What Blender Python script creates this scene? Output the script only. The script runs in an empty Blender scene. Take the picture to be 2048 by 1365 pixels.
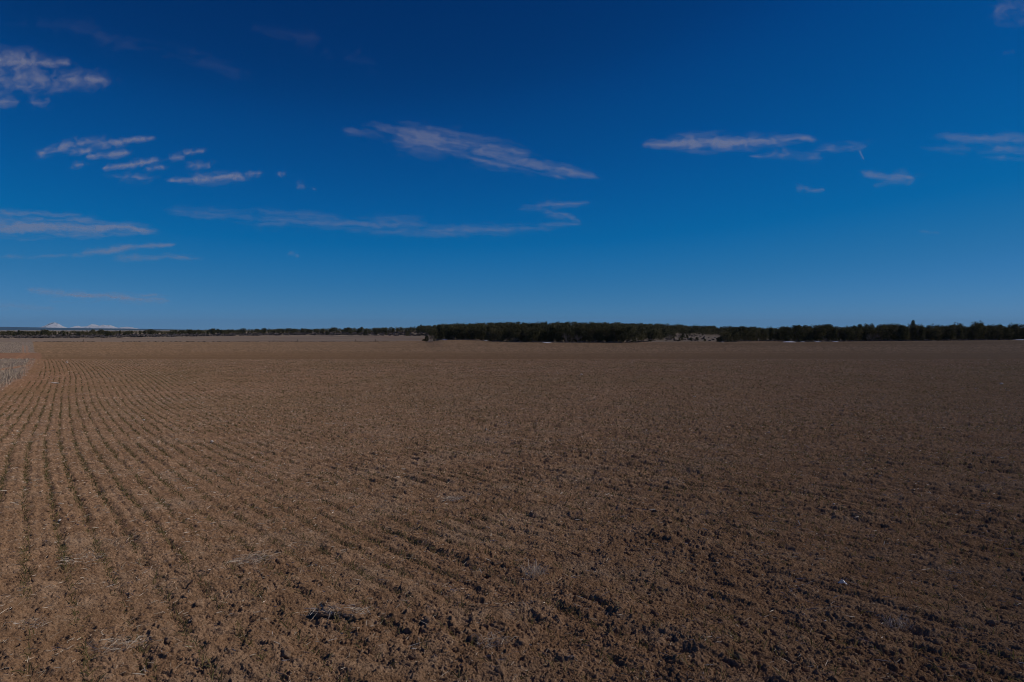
import bpy, math, random
import numpy as np
from mathutils import Vector

random.seed(7)
RNG = np.random.default_rng(11)
scene = bpy.context.scene
COL = scene.collection
R = math.radians

# ------------------------------------------------------------------ camera
EYE = 1.75
PITCH = math.atan(22.5 / 1365.33)
cam_d = bpy.data.cameras.new("camera")
cam_d.lens = 24.0
cam_d.sensor_width = 36.0
cam_d.clip_start = 0.1
cam_d.clip_end = 600000.0
cam = bpy.data.objects.new("camera", cam_d)
COL.objects.link(cam)
cam.location = (0, 0, EYE)
cam.rotation_euler = (math.pi / 2 - PITCH, 0, 0)
scene.camera = cam

# ------------------------------------------------------------------ light
SUN_EL, SUN_AZ = R(38), R(86)          # azimuth measured clockwise from the view direction (+Y)
sun_dir = Vector((math.sin(SUN_AZ) * math.cos(SUN_EL), math.cos(SUN_AZ) * math.cos(SUN_EL), math.sin(SUN_EL)))
sl = bpy.data.lights.new("sun", 'SUN')
sl.energy = 3.5
sl.angle = R(0.53)
sl.color = (1.0, 0.875, 0.71)
so = bpy.data.objects.new("sun", sl)
COL.objects.link(so)
so.rotation_euler = sun_dir.to_track_quat('Z', 'Y').to_euler()

SKY_CURVE = (
    [(0.0, 0.0), (0.155, 0.0), (0.26, 0.027), (0.51, 0.096), (1.0, 0.19)],
    [(0.0, 0.0), (0.108, 0.030), (0.150, 0.060), (0.275, 0.124), (0.43, 0.171), (0.69, 0.240), (1.0, 0.30)],
    [(0.0, 0.0), (0.235, 0.146), (0.31, 0.235), (0.50, 0.350), (0.69, 0.392), (0.80, 0.43), (1.0, 0.47)])
world = bpy.data.worlds.new("World")
scene.world = world
world.use_nodes = True
wn, wl = world.node_tree.nodes, world.node_tree.links
wn.clear()
w_out = wn.new("ShaderNodeOutputWorld")
w_bg = wn.new("ShaderNodeBackground")
w_bg.inputs['Strength'].default_value = 0.10
sky = wn.new("ShaderNodeTexSky")
sky.sky_type = 'NISHITA'
sky.sun_disc = False
sky.sun_elevation = SUN_EL
sky.sun_rotation = SUN_AZ
sky.altitude = 2100
sky.air_density = 0.6
sky.dust_density = 0.0
sky.ozone_density = 3.0
w_sc = wn.new("ShaderNodeVectorMath")      # into the range of the response curve below
w_sc.operation = 'SCALE'
w_sc.inputs['Scale'].default_value = 0.1
w_cv = wn.new("ShaderNodeRGBCurve")        # the film-like deep blue of a polarised high-desert sky, by sky radiance
SKY_K = 2.0
for ci, pts_ in enumerate(SKY_CURVE):
    cu_ = w_cv.mapping.curves[ci]
    while len(cu_.points) < len(pts_):
        cu_.points.new(0.5, 0.5)
    for p_, (a_, b_) in zip(cu_.points, pts_):
        p_.location = (a_, b_ * SKY_K)
        p_.handle_type = 'VECTOR' if ci == 0 else 'AUTO'
w_cv.mapping.update()
wl.new(sky.outputs[0], w_sc.inputs[0])
wl.new(w_sc.outputs[0], w_cv.inputs['Color'])
w_up = wn.new("ShaderNodeVectorMath")
w_up.operation = 'SCALE'
w_up.inputs['Scale'].default_value = 6.25
wl.new(w_cv.outputs[0], w_up.inputs[0])
wl.new(w_up.outputs[0], w_bg.inputs['Color'])
wl.new(w_bg.outputs[0], w_out.inputs['Surface'])

scene.view_settings.view_transform = 'Standard'
scene.view_settings.look = 'None'
scene.view_settings.gamma = 1.0
scene.view_settings.exposure = -0.32
scene.render.engine = 'CYCLES'
scene.cycles.transparent_max_bounces = 16
scene.cycles.filter_width = 1.0
scene.cycles.max_bounces = 4
scene.cycles.diffuse_bounces = 2
scene.cycles.volume_bounces = 0
scene.cycles.sample_clamp_indirect = 4.0
scene.cycles.use_denoising = True

# ------------------------------------------------------------------ helpers
F = 1365.33


def pix_dir(px, py):
    """unit-depth direction of a photograph pixel (vectorised)."""
    px = np.asarray(px, float); py = np.asarray(py, float)
    cx = (px - 1024) / F
    cy = (682.5 - py) / F
    c, s = math.cos(PITCH), math.sin(PITCH)
    return cx, c + s * cy, -s + c * cy


def lnk(name, me, parent=None):
    o = bpy.data.objects.new(name, me)
    COL.objects.link(o)
    if parent is not None:
        o.parent = parent
    return o


def tag(o, label=None, cat=None, group=None, kind=None):
    if label: o["label"] = label
    if cat: o["category"] = cat
    if group: o["group"] = group
    if kind: o["kind"] = kind
    return o


def empty(name, loc, rz=0.0):
    o = bpy.data.objects.new(name, None)
    COL.objects.link(o)
    o.location = loc
    o.rotation_euler = (0, 0, rz)
    o.empty_display_size = 0.3
    return o


def np_mesh(name, verts, faces, mat=None, attrs=None, smooth=False):
    """verts (n,3); faces (m,k) all of one size k; attrs: name -> per-vertex floats."""
    me = bpy.data.meshes.new(name)
    verts = np.ascontiguousarray(verts, np.float32)
    faces = np.ascontiguousarray(faces, np.int32)
    m, k = faces.shape
    me.vertices.add(len(verts))
    me.vertices.foreach_set("co", verts.ravel())
    me.loops.add(m * k)
    me.loops.foreach_set("vertex_index", faces.ravel())
    me.polygons.add(m)
    me.polygons.foreach_set("loop_start", np.arange(0, m * k, k, dtype=np.int32))
    if smooth:
        me.polygons.foreach_set("use_smooth", np.ones(m, bool))
    if attrs:
        for an, av in attrs.items():
            a = me.attributes.new(an, 'FLOAT', 'POINT')
            a.data.foreach_set("value", np.ascontiguousarray(av, np.float32))
    me.update(calc_edges=True)
    if mat: me.materials.append(mat)
    return me


def _hash(ix, iy, seed):
    h = (ix.astype(np.int64) * 374761393 + iy.astype(np.int64) * 668265263 + seed * 2147483647) & 0xFFFFFFFF
    h = ((h ^ (h >> 13)) * 1274126177) & 0xFFFFFFFF
    h = h ^ (h >> 16)
    h = (h * 2246822519) & 0xFFFFFFFF
    return h ^ (h >> 15)


def hash01(ix, iy, seed):
    return (_hash(ix, iy, seed) & 0xFFFFFF).astype(np.float32) / 16777216.0


def noise(x, y, seed=0):
    """gradient noise about -1..1"""
    x = np.asarray(x, np.float64); y = np.asarray(y, np.float64)
    ix = np.floor(x); iy = np.floor(y)
    fx = (x - ix).astype(np.float32); fy = (y - iy).astype(np.float32)
    ix = ix.astype(np.int64); iy = iy.astype(np.int64)
    u = fx * fx * fx * (fx * (fx * 6 - 15) + 10)
    v = fy * fy * fy * (fy * (fy * 6 - 15) + 10)

    def g(a, b, dx, dy):
        t = hash01(a, b, seed) * 6.2831853
        return np.cos(t) * dx + np.sin(t) * dy
    n00 = g(ix, iy, fx, fy); n10 = g(ix + 1, iy, fx - 1, fy)
    n01 = g(ix, iy + 1, fx, fy - 1); n11 = g(ix + 1, iy + 1, fx - 1, fy - 1)
    a = n00 + u * (n10 - n00); b = n01 + u * (n11 - n01)
    return (a + v * (b - a)) * 1.45


def fbm(x, y, octv, seed=0, gain=0.5):
    s = 0; a = 1.0
    for i in range(octv):
        s = s + a * noise(x * 2 ** i + 13.7 * i, y * 2 ** i - 7.1 * i, seed + i)
        a *= gain
    return s


def sstep(a, b, x):
    t = np.clip((x - a) / (b - a), 0, 1)
    return t * t * (3 - 2 * t)


def smooth_interp(x, xs, ys):
    """Catmull-Rom style cubic through (xs, ys)."""
    xs = np.asarray(xs, float); ys = np.asarray(ys, float)
    d = np.gradient(ys, xs)
    x = np.clip(x, xs[0], xs[-1])
    i = np.clip(np.searchsorted(xs, x) - 1, 0, len(xs) - 2)
    h = xs[i + 1] - xs[i]
    t = (x - xs[i]) / h
    return ((2 * t**3 - 3 * t**2 + 1) * ys[i] + (t**3 - 2 * t**2 + t) * h * d[i]
            + (-2 * t**3 + 3 * t**2) * ys[i + 1] + (t**3 - t**2) * h * d[i + 1])


# ------------------------------------------------------------------ terrain shape
NEAR = [(0.3, 1.75), (3, 1.75), (6, 1.87), (12, 2.22), (20, 2.65), (27, 2.9), (33, 2.86), (45, 2.78), (55, 2.72),
        (66, 2.88), (75, 3.27), (85, 3.8), (100, 4.3)]
FARY = [120, 150, 210, 250, 330, 400, 480, 600, 800, 1200, 2500, 5000, 30000]
FARD = {
    -0.75: [4.3, 4.40, 4.92, 5.2, 5.80, 5.75, 5.5, 4.9, 4.7, 6.0, 8, 12, 12],
    -0.53: [4.3, 4.40, 4.92, 5.2, 5.80, 5.6, 5.2, 4.7, 4.5, 6.0, 8, 12, 12],
    -0.30: [4.3, 4.40, 4.92, 5.2, 5.75, 5.3, 4.5, 3.8, 2.8, 3.5, 8, 12, 12],
    -0.21: [4.3, 4.40, 4.90, 5.2, 5.60, 5.2, 4.4, 3.2, 1.9, 2.0, 8, 12, 12],
    -0.127: [4.3, 4.35, 4.60, 4.8, 5.10, 4.9, 4.2, 1.9, 0.2, 1.0, 8, 12, 12],
    -0.10: [4.3, 4.30, 3.75, 3.66, 3.70, 3.3, 2.4, 0.6, -0.4, 1.0, 8, 12, 12],
    0.0: [4.3, 4.28, 3.80, 3.66, 2.90, 1.7, 0.4, 0.2, 1.5, 4.0, 8, 12, 12],
    0.129: [4.3, 4.28, 3.85, 3.85, 3.30, 2.0, 0.4, 0.2, 1.5, 4.0, 8, 12, 12],
    0.1875: [4.3, 4.28, 3.85, 4.15, 4.10, 3.1, 1.3, 0.9, 2.0, 4.0, 8, 12, 12],
    0.297: [4.3, 4.28, 3.75, 4.15, 4.10, 3.8, 3.2, 3.0, 3.5, 5.0, 8, 12, 12],
    0.385: [4.3, 4.25, 3.70, 4.1, 4.40, 4.4, 4.2, 4.2, 5.0, 6.0, 8, 12, 12],
    0.568: [4.3, 4.10, 3.50, 3.9, 4.40, 4.4, 4.4, 4.6, 5.0, 6.0, 8, 12, 12],
    0.75: [4.3, 4.05, 3.25, 3.7, 4.30, 4.4, 4.4, 4.6, 5.0, 6.0, 8, 12, 12],
}
_us = np.array(sorted(FARD))
_ty = np.exp(np.linspace(math.log(0.3), math.log(30000), 700))
_tab = []
for _u in _us:
    _ys = [math.log(a) for a, b in NEAR] + [math.log(a) for a in FARY]
    _ds = [b for a, b in NEAR] + FARD[float(_u)]
    _tab.append(smooth_interp(np.log(_ty), _ys, _ds))
_tab = np.array(_tab)


def drop(X, Y):
    X = np.asarray(X, float); Y = np.asarray(Y, float)
    r = np.hypot(X, Y)
    Yc = np.maximum(np.maximum(Y, 0.3 * r), 0.31)
    u = np.clip(X / Yc, -0.7499, 0.7499)
    i = np.clip(np.searchsorted(_us, u) - 1, 0, len(_us) - 2)
    t = (u - _us[i]) / (_us[i + 1] - _us[i])
    t = t * t * (3 - 2 * t) * 0.5 + t * 0.5
    f = (np.log(Yc) - math.log(0.3)) / (math.log(30000) - math.log(0.3)) * 699
    j = np.clip(np.floor(f).astype(int), 0, 698); g = np.clip(f - j, 0, 1)
    a = _tab[i, j] * (1 - g) + _tab[i, j + 1] * g
    b = _tab[i + 1, j] * (1 - g) + _tab[i + 1, j + 1] * g
    return a * (1 - t) + b * t


def zbase(X, Y):
    Y = np.asarray(Y, float)
    return EYE - drop(X, Y)


# drill rows: X = -0.722 Y + c + delta(Y)
_dy = [0, 8, 11.4, 15, 21.7, 29.6, 35, 39, 45, 55, 70, 100, 330, 2000]
_dd = [0, 0, 0.06, 0.2, 0.63, 1.15, 1.6, 1.95, 2.3, 2.65, 3.05, 3.8, 8.0, 40]
ROW = 0.309


def row_c(X, Y):
    return X + 0.722 * Y - np.interp(Y, _dy, _dd)


def cell_bumps(x, y, size, prob, rad, seed, rot):
    """confined lumps, at most one per cell; returns 0..1"""
    c, s = math.cos(rot), math.sin(rot)
    a = (x * c - y * s) / size; b = (x * s + y * c) / size
    ia = np.floor(a); ib = np.floor(b)
    fa = (a - ia).astype(np.float32); fb = (b - ib).astype(np.float32)
    ia = ia.astype(np.int64); ib = ib.astype(np.int64)
    p = hash01(ia, ib, seed)
    q = hash01(ia, ib, seed + 5)
    rr = rad * (0.5 + 0.5 * q)
    ca = rr + (1 - 2 * rr) * hash01(ia, ib, seed + 1)
    cb = rr + (1 - 2 * rr) * hash01(ia, ib, seed + 2)
    an = hash01(ia, ib, seed + 3) * 6.283
    el = 0.6 + 0.4 * hash01(ia, ib, seed + 4)
    da = fa - ca; db = fb - cb
    du = (da * np.cos(an) + db * np.sin(an)) / el
    dv = (-da * np.sin(an) + db * np.cos(an))
    d2 = (du * du + dv * dv) / (rr * rr)
    out = np.clip(1 - d2, 0, 1) ** 0.8 * (0.4 + 0.6 * q)
    return np.where(p < prob, out, 0)


def relief(X, Y):
    """small scale relief of the tilled soil in metres."""
    X = np.asarray(X, float); Y = np.asarray(Y, float)
    r = np.hypot(X, Y)
    h = np.zeros(X.shape, np.float32)
    m = r < 345
    x = X[m]; y = Y[m]; rr = r[m]
    u = x / np.maximum(y, 0.5)
    wx = x + 0.035 * noise(x * 9, y * 9, 31) + 0.012 * noise(x * 31, y * 31, 33)
    wy = y + 0.035 * noise(x * 9, y * 9, 32) + 0.012 * noise(x * 31, y * 31, 34)
    patch = 0.5 + 0.5 * np.clip(1.3 * noise(x * 0.9, y * 0.9, 41) + 0.9 * noise(x * 0.32, y * 0.32, 42), -1, 1)
    rough = (0.42 + 0.55 * patch) * (0.70 + 0.20 * sstep(-0.65, 0.1, u)) * (1 + 0.35 * sstep(7, 16, y))
    # distance weighting: what a pixel can still resolve
    far = 1 - 0.35 * sstep(70, 130, rr)
    z = 0.018 * noise(x * 0.8, y * 0.8, 1) + 0.016 * noise(x * 2.1, y * 2.1, 2) * rough
    z = z + 0.008 * (1 - 2 * np.abs(noise(wx * 4.5, wy * 4.5, 3))) * rough
    z = z + 0.012 * noise(wx * 9, wy * 9, 4) * rough
    z = z + 0.0085 * noise(wx * 21, wy * 21, 5) * rough * (1 - 0.6 * sstep(25, 60, rr))
    z = z + 0.0085 * noise(wx * 47, wy * 47, 6) * (0.5 + 0.5 * rough) * (1 - 0.7 * sstep(14, 40, rr))
    z = z + 0.0046 * noise(x * 110, y * 110, 7) * (1 - sstep(6, 18, rr))
    # crusted plates with ledges and cracks
    n1 = noise(wx * 3.4, wy * 3.4, 8) + 0.35 * noise(wx * 11, wy * 11, 9)
    z = z + 0.016 * (sstep(-0.06, 0.06, n1) + 0.8 * sstep(0.30, 0.38, n1)) * rough
    n2 = noise(wx * 7.5 + 4, wy * 7.5, 10) + 0.3 * noise(wx * 23, wy * 23, 11)
    z = z + 0.009 * (sstep(0.1, 0.18, n2) - sstep(-0.30, -0.38, n2)) * rough
    n3 = noise(wx * 5.5 + 9, wy * 5.5, 18)
    z = z - 0.022 * np.exp(-(n3 / 0.035) ** 2) * np.clip(noise(x * 1.9, y * 1.9, 19) * 2.0 - 0.1, 0, 1) * rough
    dens = 0.35 + 0.75 * patch
    z = z + 0.020 * cell_bumps(wx, wy, 0.42, 0.22 * dens, 0.24, 51, 0.4) * rough
    z = z + 0.014 * cell_bumps(wx, wy, 0.19, 0.36 * dens, 0.32, 61, 1.1) * rough
    z = z + 0.014 * cell_bumps(wx, wy, 0.095, 0.50 * dens, 0.36, 71, 0.2) * rough
    z = z + 0.014 * cell_bumps(wx, wy, 0.048, 0.62, 0.38, 81, 0.8) * rough * (1 - 0.7 * sstep(18, 45, rr))
    z = z + 0.010 * cell_bumps(wx, wy, 0.026, 0.6, 0.40, 91, 0.5) * (1 - sstep(9, 24, rr))
    z = z - 0.028 * cell_bumps(wx + 0.1, wy, 0.33, 0.26 * dens, 0.22, 101, 0.9) * rough
    z = z - 0.024 * cell_bumps(wx, wy + 0.2, 0.13, 0.34 * dens, 0.30, 111, 0.1) * rough
    # drill rows
    c = row_c(x, y) + 0.02 * noise(x * 0.7, y * 0.7, 21) + 0.012 * noise(x * 3, y * 3, 22)
    ph = c / ROW - 0.344 / ROW
    ph = (ph - np.round(ph)) * ROW
    groove = np.exp(-(ph / 0.045) ** 2)
    shoulder = np.exp(-((np.abs(ph) - 0.10) / 0.04) ** 2)
    gm = 0.55 + 0.45 * noise(x * 0.5, y * 0.5, 23)
    pat = np.clip(0.35 + 0.9 * noise(x * 0.55, y * 0.55, 26) + 0.9 * noise(x * 1.9, y * 1.9, 27), 0, 1)
    keep = np.where(u < -0.5, 0.9, 0.15 + 0.75 * pat * (1 - 0.20 * sstep(9, 20, y)))
    z = z + (-0.020 * groove + 0.010 * shoulder) * gm * keep
    side = np.exp(-((ph - 0.075) / 0.05) ** 2)
    z = z + 0.012 * side * pat * rough * (1 - 0.5 * sstep(10, 25, y))      # soil thrown to one side of the drill slot
    z = z + (hash01(np.round(x * 997).astype(np.int64), np.round(y * 991).astype(np.int64), 120) - 0.5) * np.clip(0.006 + 0.00075 * rr, 0, 0.026)
    # a few deeper wheel / drill wanderings further right
    z = z + 0.03 * noise(c * 1.1, y * 0.15, 25) * (0.4 + sstep(-0.5, 0.0, u))
    h[m] = (z * far).astype(np.float32)
    return h


def ground_z(X, Y):
    X = np.atleast_1d(np.asarray(X, float)); Y = np.atleast_1d(np.asarray(Y, float))
    return zbase(X, Y) + relief(X, Y)


def gz(x, y):
    return float(ground_z([x], [y])[0])


def hit(px, py):
    """ground point under a photograph pixel (smooth terrain)."""
    a, b, c = pix_dir(px, py)
    t = np.exp(np.linspace(math.log(2.2), math.log(2500), 6000))
    z = EYE + c * t
    g = zbase(a * t, b * t)
    k = int(np.argmax(z <= g))
    return float(a * t[k]), float(b * t[k])


EDGE_Y = [0, 20, 31.5, 41, 55, 66, 100, 104, 125, 131, 340]
EDGE_U = [-1.6, -0.96, -0.752, -0.7135, -0.70, -0.697, -0.694, -0.689, -0.690, -0.700, -0.703]
BU = [-0.75, -0.30, -0.15, -0.128, -0.122, -0.10, -0.05, -0.03, 0.0, 0.129, 0.182, 0.19, 0.25, 0.297, 0.305, 0.325, 0.335,
      0.36, 0.395, 0.405, 0.50, 0.62, 0.75]
BY = [330, 328, 318, 305, 262, 250, 240, 225, 206, 203, 202, 216, 228, 232, 205, 207, 226, 240, 246, 203, 207, 212, 222]

# ------------------------------------------------------------------ materials


def mat_new(name):
    m = bpy.data.materials.new(name)
    m.use_nodes = True
    n, l = m.node_tree.nodes, m.node_tree.links
    b = n["Principled BSDF"]
    b.inputs['Roughness'].default_value = 1.0
    b.inputs['Specular IOR Level'].default_value = 0.08
    b.inputs['Diffuse Roughness'].default_value = 1.0
    return m, n, l, b


def n_noise(n, l, vec, scale, detail=4, rough=0.6):
    t = n.new("ShaderNodeTexNoise")
    t.inputs['Scale'].default_value = scale
    t.inputs['Detail'].default_value = detail
    t.inputs['Roughness'].default_value = rough
    if vec is not None: l.new(vec, t.inputs['Vector'])
    return t.outputs['Fac']


def n_ramp(n, l, fac, stops):
    r = n.new("ShaderNodeValToRGB")
    e = r.color_ramp.elements
    while len(e) < len(stops): e.new(0.5)
    for q, (p, c) in zip(e, stops):
        q.position = p
        q.color = (*c, 1) if len(c) == 3 else c
    l.new(fac, r.inputs[0])
    return r.outputs[0]


def n_mix(n, l, fac, a, b, mode='MIX'):
    m = n.new("ShaderNodeMix")
    m.data_type = 'RGBA'
    m.blend_type = mode
    if isinstance(fac, float): m.inputs[0].default_value = fac
    else: l.new(fac, m.inputs[0])
    for s, v in ((6, a), (7, b)):
        if isinstance(v, tuple): m.inputs[s].default_value = (*v, 1)
        else: l.new(v, m.inputs[s])
    return m.outputs[2]


def n_math(n, l, op, a, b=None, clamp=False):
    m = n.new("ShaderNodeMath")
    m.operation = op
    m.use_clamp = clamp
    for s, v in ((0, a), (1, b)):
        if v is None: continue
        if isinstance(v, (int, float)): m.inputs[s].default_value = v
        else: l.new(v, m.inputs[s])
    return m.outputs[0]


def n_attr(n, name):
    a = n.new("ShaderNodeAttribute")
    a.attribute_name = name
    return a.outputs['Fac']


def n_geo(n):
    return n.new("ShaderNodeNewGeometry").outputs['Position']


def soil_material():
    m, n, l, b = mat_new("tilled_soil")
    p = n_geo(n)
    big = n_noise(n, l, p, 0.35, 3)
    mid = n_noise(n, l, p, 3.2, 5, 0.65)
    fin = n_noise(n, l, p, 38, 5, 0.7)
    spk = n_noise(n, l, p, 130, 3, 0.7)
    c = n_ramp(n, l, mid, [(0.28, (0.180, 0.108, 0.066)), (0.50, (0.255, 0.160, 0.100)), (0.66, (0.330, 0.222, 0.150)), (0.8, (0.375, 0.270, 0.195))])
    c = n_mix(n, l, n_ramp(n, l, big, [(0.35, (0, 0, 0)), (0.7, (0.4, 0.4, 0.4))]), c, (0.275, 0.158, 0.098))
    pat = n_noise(n, l, p, 1.1, 4, 0.6)
    c = n_mix(n, l, n_ramp(n, l, pat, [(0.50, (0, 0, 0)), (0.66, (0.5, 0.5, 0.5))]), c, (0.30, 0.225, 0.17))
    c = n_mix(n, l, n_ramp(n, l, pat, [(0.30, (0.5, 0.5, 0.5)), (0.44, (0, 0, 0))]), c, (0.17, 0.102, 0.062))
    c = n_mix(n, l, n_ramp(n, l, fin, [(0.30, (0.75, 0.75, 0.75)), (0.48, (0, 0, 0))]), c, (0.13, 0.08, 0.052))
    c = n_mix(n, l, n_ramp(n, l, spk, [(0.58, (0, 0, 0)), (0.68, (0.7, 0.7, 0.7))]), c, (0.42, 0.325, 0.245))
    peb = n_noise(n, l, p, 13, 4, 0.7)
    c = n_mix(n, l, n_ramp(n, l, peb, [(0.34, (0.5, 0.5, 0.5)), (0.5, (0, 0, 0))]), c, (0.15, 0.094, 0.058))
    c = n_mix(n, l, n_ramp(n, l, peb, [(0.55, (0, 0, 0)), (0.68, (0.5, 0.5, 0.5))]), c, (0.36, 0.27, 0.20))
    gr = n_math(n, l, 'ADD', n_math(n, l, 'MULTIPLY', n_attr(n, "grain"), 0.24), 1.0)
    vm = n.new("ShaderNodeVectorMath"); vm.operation = 'SCALE'
    l.new(c, vm.inputs[0]); l.new(gr, vm.inputs['Scale'])
    c = vm.outputs[0]
    c = n_mix(n, l, n_math(n, l, 'MULTIPLY', n_attr(n, "red"), 0.8), c, (0.29, 0.145, 0.08))
    c = n_mix(n, l, n_math(n, l, 'MULTIPLY', n_attr(n, "moist_shade"), 0.8), c, (0.145, 0.082, 0.046))
    c = n_mix(n, l, n_math(n, l, 'MULTIPLY', n_attr(n, "olive"), 0.55), c, (0.170, 0.122, 0.060))
    l.new(c, b.inputs['Base Color'])
    bm = n.new("ShaderNodeBump")
    bm.inputs['Strength'].default_value = 0.7
    bm.inputs['Distance'].default_value = 0.02
    l.new(n_math(n, l, 'ADD', fin, n_math(n, l, 'MULTIPLY', spk, 0.5)), bm.inputs['Height'])
    l.new(bm.outputs[0], b.inputs['Normal'])
    return m


def ground_material(name, stops, scale, alt, alt_amt, track=False, bump=0.03):
    m, n, l, b = mat_new(name)
    p = n_geo(n)
    mp = n.new("ShaderNodeMapping")
    mp.inputs['Scale'].default_value = (0.3, 1.0, 1.0)
    l.new(p, mp.inputs['Vector'])
    f = n_noise(n, l, mp.outputs[0], scale, 5, 0.65)
    g = n_noise(n, l, p, scale * 7, 4, 0.7)
    c = n_ramp(n, l, f, stops)
    c = n_mix(n, l, n_ramp(n, l, g, [(0.42, (0, 0, 0)), (0.62, (alt_amt,) * 3)]), c, alt)
    if track:
        c = n_mix(n, l, n_attr(n, "red"), c, (0.33, 0.175, 0.10))
    l.new(c, b.inputs['Base Color'])
    bm = n.new("ShaderNodeBump")
    bm.inputs['Strength'].default_value = 0.8
    bm.inputs['Distance'].default_value = bump * 4
    l.new(g, bm.inputs['Height'])
    l.new(bm.outputs[0], b.inputs['Normal'])
    return m


def tint_material(name, c0, c1, c2, rough=0.9, spec=0.1, transl=0.0):
    """colour picked along c0-c1-c2 by the per-vertex 'tint' attribute."""
    m, n, l, b = mat_new(name)
    b.inputs['Roughness'].default_value = rough
    b.inputs['Specular IOR Level'].default_value = spec
    c = n_ramp(n, l, n_attr(n, "tint"), [(0.0, c0), (0.5, c1), (1.0, c2)])
    l.new(c, b.inputs['Base Color'])
    if transl:
        t = n.new("ShaderNodeBsdfTranslucent")
        l.new(c, t.inputs['Color'])
        mx = n.new("ShaderNodeMixShader")
        mx.inputs[0].default_value = transl
        l.new(b.outputs[0], mx.inputs[1]); l.new(t.outputs[0], mx.inputs[2])
        l.new(mx.outputs[0], n["Material Output"].inputs['Surface'])
    return m


M_SOIL = soil_material()
M_STUB = ground_material("stubble_ground", [(0.3, (0.16, 0.125, 0.105)), (0.5, (0.225, 0.185, 0.158)), (0.7, (0.32, 0.275, 0.24))],
                         0.6, (0.20, 0.15, 0.12), 0.6, track=True)
M_DIRT = ground_material("red_dirt", [(0.3, (0.21, 0.118, 0.072)), (0.6, (0.27, 0.155, 0.10))], 0.4, (0.19, 0.11, 0.065), 0.5, track=True)
M_FALLOW = ground_material("fallow_ground", [(0.3, (0.15, 0.115, 0.094)), (0.5, (0.20, 0.16, 0.13)), (0.72, (0.27, 0.22, 0.175))],
                           0.05, (0.14, 0.11, 0.09), 0.5, track=True)
M_FLOOR = ground_material("woodland_litter", [(0.3, (0.16, 0.125, 0.095)), (0.55, (0.26, 0.21, 0.155)), (0.75, (0.38, 0.32, 0.25))],
                          0.15, (0.15, 0.12, 0.10), 0.7)
M_BLADE = tint_material("seedling_leaf", (0.072, 0.078, 0.025), (0.145, 0.130, 0.050), (0.34, 0.27, 0.11), 0.6, 0.25, 0.3)
M_STRAW = tint_material("dry_straw", (0.22, 0.175, 0.135), (0.48, 0.41, 0.34), (0.86, 0.79, 0.70), 0.7, 0.2)
M_DRYGRASS = tint_material("dry_grass_blade", (0.32, 0.255, 0.195), (0.46, 0.375, 0.295), (0.60, 0.51, 0.41), 0.8, 0.15)
M_JUNIPER = tint_material("juniper_foliage", (0.030, 0.036, 0.016), (0.088, 0.086, 0.037), (0.190, 0.165, 0.078), 0.8, 0.15, 0.15)
_nn, _ll = M_JUNIPER.node_tree.nodes, M_JUNIPER.node_tree.links
_oi = _nn.new("ShaderNodeObjectInfo")          # every tree a little lighter, darker or browner than the next
_ad = n_math(_nn, _ll, 'ADD', n_attr(_nn, "tint"), n_math(_nn, _ll, 'MULTIPLY', n_math(_nn, _ll, 'SUBTRACT', _oi.outputs['Random'], 0.5), 0.40))
_ll.new(_ad, [x for x in _nn if x.type == 'VALTORGB'][0].inputs[0])
M_BARK = tint_material("juniper_bark", (0.07, 0.055, 0.045), (0.11, 0.09, 0.075), (0.18, 0.155, 0.135))
M_GREY = tint_material("bare_twigs", (0.12, 0.10, 0.095), (0.20, 0.175, 0.165), (0.32, 0.285, 0.27))
M_SAGE = tint_material("sagebrush_leaf", (0.085, 0.075, 0.075), (0.15, 0.132, 0.128), (0.24, 0.21, 0.20))

# ------------------------------------------------------------------ ground sheet (one polar grid, split by what covers it)
step = R(0.066)
ths = list(np.arange(R(-40.5), R(40.5), step))
a, d = ths[-1], step
while True:
    d = min(d * 1.35, R(5)); a += d
    if a > math.pi - R(4): break
    ths.append(a)
a, d = ths[0], step
left = []
while True:
    d = min(d * 1.35, R(5)); a -= d
    if a < -math.pi + R(1): break
    left.append(a)
ths = np.array(left[::-1] + ths)
rs = list(np.exp(np.linspace(math.log(0.12), math.log(2.4), 22)))
r = rs[-1]
while r < 27500:
    if r < 2.9: dr = 0.05
    elif r < 66: dr = min(max(0.0036, 3.0e-4 * r * r), 0.17 if r < 46 else 0.30)
    elif r < 130: dr = 0.42
    elif r < 480: dr = 1.5
    else: dr = r * 0.035
    r += dr
    rs.append(r)
rs = np.array(rs)
NT, NR = len(ths), len(rs)
TH, RR = np.meshgrid(ths, rs)
X = (RR * np.sin(TH)).ravel(); Y = (RR * np.cos(TH)).ravel()
Z = zbase(X, Y) + relief(X, Y)
print("ground grid", NT, NR, NT * NR)
i0 = (np.arange(NR - 1)[:, None] * NT + np.arange(NT)[None, :])
i1 = (np.arange(NR - 1)[:, None] * NT + (np.arange(NT)[None, :] + 1) % NT)
QUADS = np.stack([i0, i1, i1 + NT, i0 + NT], -1).reshape(-1, 4)[:, ::-1]
fx = X[QUADS].mean(1); fy = Y[QUADS].mean(1)
fu = fx / np.maximum(fy, 1.0)
jit = noise(fx * 0.8, fy * 0.8, 77)
eu = np.interp(fy, EDGE_Y, EDGE_U) + 0.006 * jit * np.clip(30 / np.maximum(fy, 1), 0, 1) + 0.0012 * jit
bY = np.interp(fu, BU, BY) + 1.8 * noise(fx * 0.22, fy * 0.05, 78) + 3.0 * noise(fx * 0.04, fy * 0.02, 76)
reg = np.zeros(len(QUADS), np.int8)
lz = (fu < eu) & (fy > 14)
reg[lz & (fy < 92)] = 1
reg[lz & (fy >= 92) & (fy < 128)] = 2
reg[lz & (fy >= 128)] = 1
reg[(fy > bY)] = 3
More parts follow.
